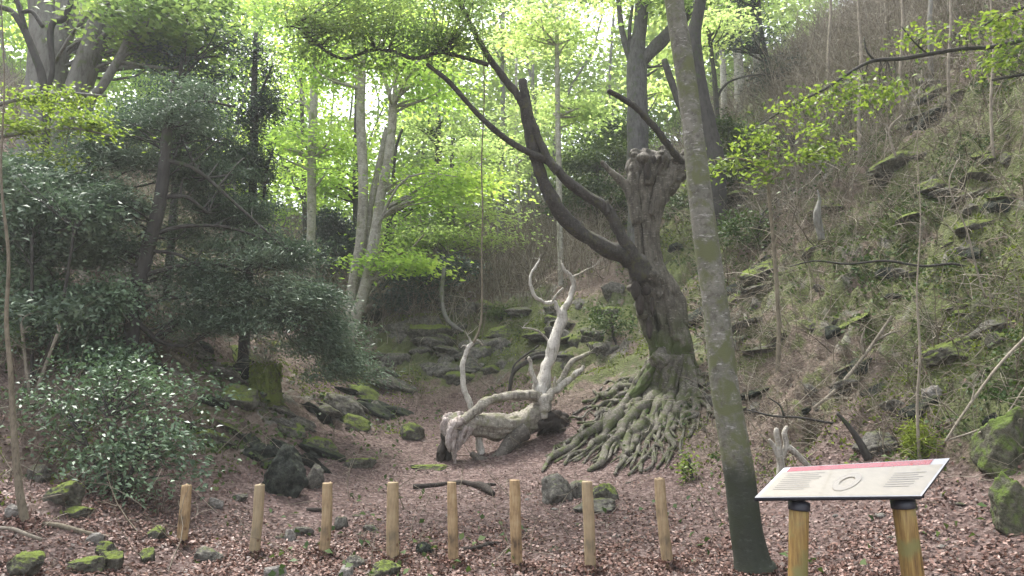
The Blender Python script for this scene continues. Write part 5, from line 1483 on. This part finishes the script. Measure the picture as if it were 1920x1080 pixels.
tree('overhanging_beech', 'long dark branch reaching in from the right edge with bright green leaves hanging below', 'tree',
     [[(*gbase(2110, 8.2), .14)] + PX([(2110, 300, 16), (2090, 60, 14), (2080, -200, 11)], 8.2),
      PX([(2095, 60, 8), (2000, 62, 6), (1920, 75, 4.5), (1860, 88, 4.2), (1800, 92, 4), (1740, 102, 4), (1690, 110, 4), (1638, 114, 3.6), (1600, 132, 3), (1550, 165, 2.5), (1500, 190, 2), (1440, 225, 1.4), (1380, 270, 1)], 8.0),
      PX([(1640, 114, 2.4), (1625, 95, 1.8), (1620, 70, 1.2)], 8.0), PX([(1740, 102, 2), (1715, 80, 1.5), (1690, 50, 1)], 8.0), PX([(2080, -30, 6), (1990, 0, 4), (1900, 20, 3), (1840, 50, 2)], 7.4), PX([(2090, 140, 6), (1990, 130, 4), (1920, 140, 3), (1860, 150, 2)], 7.4)],
     M['dark_bark'], M['leaf_near'],
     [(1590, 175, 8.0, 80, 22, .4, 13), (1660, 165, 8.0, 60, 20, .4, 8), (1420, 260, 8.0, 60, 25, .4, 8), (1880, 40, 7.4, 50, 22, .4, 10), (1890, 110, 7.4, 40, 30, .4, 10), (1800, 60, 7.8, 70, 14, .4, 6), (1720, 70, 8, 90, 12, .4, 6), (1500, 200, 8.0, 60, 25, .4, 8)],
     n_leaf=26, L=.085, W=.05, spread=.2, thick=.08, br=.007, flat=.4)
tree('reflection_canopy', 'unseen beech crown added high above the right bank to break up the sign reflection', 'tree',  # added out of view so the glossy sign reflects leaves and sky gaps
     [[(*gbase(2350, 9.5), .2)] + [tuple(P(2350, 100, 9.5)) + (.18,), tuple(P(2250, -500, 9.5)) + (.15,), tuple(P(2050, -900, 9.5)) + (.08,)]],
     M['grey_bark'], M['leaf_mid'], [(1790, -900, 9.5, 420, 260, 2.0, 30), (1500, -800, 9.5, 200, 150, 1.5, 8)], n_leaf=190, L=.16, W=.1, spread=.6, thick=.15, br=.03)
tree('leafy_sapling', 'sapling with large bright yellow green leaves right of the nearest grey trunk', 'tree',
     [[(*gbase(1450, 8.6), .04)] + PX([(1460, 600, 4), (1450, 450, 3.5), (1440, 330, 3), (1450, 250, 2)], 8.6), PX([(1440, 330, 2.5), (1400, 300, 2), (1340, 300, 1.5), (1310, 310, 1)], 8.3), PX([(1445, 340, 2.5), (1490, 300, 2), (1550, 280, 1.5)], 8.5)],
     M['twig'], M['leaf_near'], [(1425, 265, 8.4, 30, 20, .25, 6), (1360, 305, 8.2, 50, 12, .25, 7), (1420, 310, 8.4, 45, 14, .25, 6), (1500, 295, 8.4, 60, 22, .3, 11), (1550, 280, 8.5, 40, 25, .3, 7), (1440, 340, 8.4, 25, 12, .2, 3), (1320, 315, 8.0, 18, 12, .1, 3), (1530, 250, 8.5, 30, 14, .2, 3)],
     n_leaf=22, L=.11, W=.05, spread=.15, thick=.05, br=.006, flat=.35)

# thicket of bare stems, top right
mb = MB()
x, y, h, st = scatter(2600, .36, .86, 15, 27)
N_ = len(x)
dirs = np.stack([RNG.normal(0, .4, N_), RNG.normal(0, .3, N_), np.ones(N_)], 1)
nodes = mb.strands(np.stack([x, y, h - .05], 1), dirs, RNG.uniform(.8, 3.0, N_), RNG.uniform(.005, .013, N_), K=7, curl=.9)
for k_ in range(4):
    sel = RNG.integers(1, 6, N_)
    mb.strands(nodes[np.arange(N_), sel], RNG.normal(size=(N_, 3)) * .9 + [0, 0, .4], RNG.uniform(.4, 1.3, N_), .005, K=5, curl=.9)
tag(mb.build('bare_thicket', M['scrub']), 'dense grey brown thicket of bare stems at the top right of the bank', 'thicket', kind='stuff')
# brown scrub at the back
mb = MB()
x, y, h, st = scatter(3800, -.3, .13, 21, 40)
N_ = len(x)
dirs = np.stack([RNG.normal(0, .25, N_), RNG.normal(0, .2, N_), np.ones(N_)], 1)
nodes = mb.strands(np.stack([x, y, h - .05], 1), dirs, RNG.uniform(.6, 2.2, N_), .012, K=6, curl=.5)
for k_ in range(3):
    mb.strands(nodes[np.arange(N_), RNG.integers(1, 5, N_)], RNG.normal(size=(N_, 3)) * .7 + [0, 0, .5], RNG.uniform(.3, .9, N_), .008, K=4, curl=.5)
tag(mb.build('brown_scrub', M['scrub']), 'brown bare scrub covering the rise beyond the gully', 'scrub', kind='stuff')

# ------------------------------------------------------------------ far wood
GAPS = [(620, 150, 45, 55), (530, 95, 30, 30), (705, 180, 28, 40), (725, 75, 24, 24), (1120, 70, 26, 30), (1098, 30, 24, 22), (690, 230, 12, 14), (880, 60, 16, 24), (960, 30, 24, 14), (815, 15, 20, 14), (1160, 25, 14, 20), (780, 165, 16, 16)]
def far(name, lab, x0, x1, y0, y1, cnt, leafn, dlo=27, dhi=42, n=26, L=.34, W=.22):
    C, D = [], []
    for _ in range(cnt):
        px, py, d = RNG.uniform(x0, x1), RNG.uniform(y0, y1), RNG.uniform(dlo, dhi)
        if any(((px - a) / (rx + 16)) ** 2 + ((py - b) / (ry + 14)) ** 2 < 1 for a, b, rx, ry in GAPS):
            continue
        c = P(px, py, d)
        a = RNG.normal(size=(n, 3)) * [.8, .8, .2]
        a[:, 2] -= .1 * np.abs(a[:, 0])
        C.append(c + a)
    C = np.concatenate(C)
    D = RNG.normal(size=C.shape); D[:, 2] = D[:, 2] * .4 - .2
    m_ = MB(); m_.leaves(C, L, W, D=D, flat=.65)
    w_ = MB()
    for _ in range(int((x1 - x0) / 26)):
        px = RNG.uniform(x0, x1); d = RNG.uniform(dlo, dhi); g = gbase(px, d); r = RNG.uniform(.07, .17)
        w_.tube([(*g, r), (g[0] + RNG.normal() * .4, g[1], g[2] + 5, r * .8), (g[0] + RNG.normal() * .8, g[1], g[2] + 11, r * .5), (g[0] + RNG.normal(), g[1], g[2] + 18, r * .2)], seg=6, sub=3, wob=.05)
    tag(m_.build(name, M[leafn], smooth_=False), lab, 'woodland', kind='stuff')
    tag(w_.build(name + '_trunks', M['grey_bark']), lab + ', its distant trunks', 'woodland', kind='stuff')
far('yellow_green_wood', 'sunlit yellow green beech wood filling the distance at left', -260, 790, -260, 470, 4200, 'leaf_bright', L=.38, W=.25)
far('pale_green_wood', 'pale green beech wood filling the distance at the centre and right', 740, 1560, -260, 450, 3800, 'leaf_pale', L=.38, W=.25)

# ------------------------------------------------------------------ light
w = bpy.data.worlds.new('World'); scene.world = w; w.use_nodes = True
nt = w.node_tree; bg = nt.nodes['Background']
sky = nt.nodes.new('ShaderNodeTexSky'); sky.sky_type = 'NISHITA'; sky.sun_disc = False
SUN_EL, SUN_AZ = R(66), R(-40)      # azimuth measured from +Y towards +X
sky.sun_elevation = SUN_EL; sky.sun_rotation = SUN_AZ
sky.air_density = 1.0; sky.dust_density = 3.0; sky.ozone_density = 1.0
hs = nt.nodes.new('ShaderNodeHueSaturation'); hs.inputs['Saturation'].default_value = .25
lk(nt, sky.outputs[0], hs.inputs['Color']); lk(nt, hs.outputs[0], bg.inputs['Color'])
bg.inputs['Strength'].default_value = SKY
sl = bpy.data.lights.new('sun', 'SUN'); sl.energy = SUN; sl.angle = R(14); sl.color = (1, .96, .9)
so = bpy.data.objects.new('sun', sl); COL.objects.link(so)
dv = Vector((math.sin(SUN_AZ) * math.cos(SUN_EL), math.cos(SUN_AZ) * math.cos(SUN_EL), math.sin(SUN_EL)))
so.rotation_euler = dv.to_track_quat('Z', 'Y').to_euler()

# ------------------------------------------------------------------ haze
if HAZE > 0:
    hb_ = MB()
    x0, x1, y0, y1, z0, z1 = -108, 108, -58, 148, -8, 70
    c8 = [(x0, y0, z0), (x1, y0, z0), (x1, y1, z0), (x0, y1, z0), (x0, y0, z1), (x1, y0, z1), (x1, y1, z1), (x0, y1, z1)]
    hb_.add(c8, [(3, 2, 1, 0), (4, 5, 6, 7), (0, 1, 5, 4), (1, 2, 6, 5), (2, 3, 7, 6), (3, 0, 4, 7)])
    hm = bpy.data.materials.new('haze'); hm.use_nodes = True
    n2 = hm.node_tree; n2.nodes.remove(n2.nodes['Principled BSDF'])
    pv = n2.nodes.new('ShaderNodeVolumePrincipled'); pv.inputs['Color'].default_value = (.9, .93, .95, 1); pv.inputs['Density'].default_value = HAZE; pv.inputs['Anisotropy'].default_value = .3
    lk(n2, pv.outputs[0], n2.nodes['Material Output'].inputs['Volume'])
    o = hb_.build('haze', hm, smooth_=False)
    tag(o, 'faint pale haze hanging between the trees', 'haze', kind='stuff')
    o.visible_shadow = True

scene.view_settings.view_transform = 'Standard'
scene.view_settings.look = 'None'
scene.view_settings.exposure = EXPO
scene.view_settings.gamma = 1
scene.render.engine = 'CYCLES'
cy = scene.cycles
cy.use_denoising = True
cy.max_bounces = 8; cy.diffuse_bounces = 4; cy.glossy_bounces = 3; cy.transmission_bounces = 5; cy.volume_bounces = 1
cy.sample_clamp_indirect = 6
for o in scene.objects:
    if '_o' in o: del o['_o']
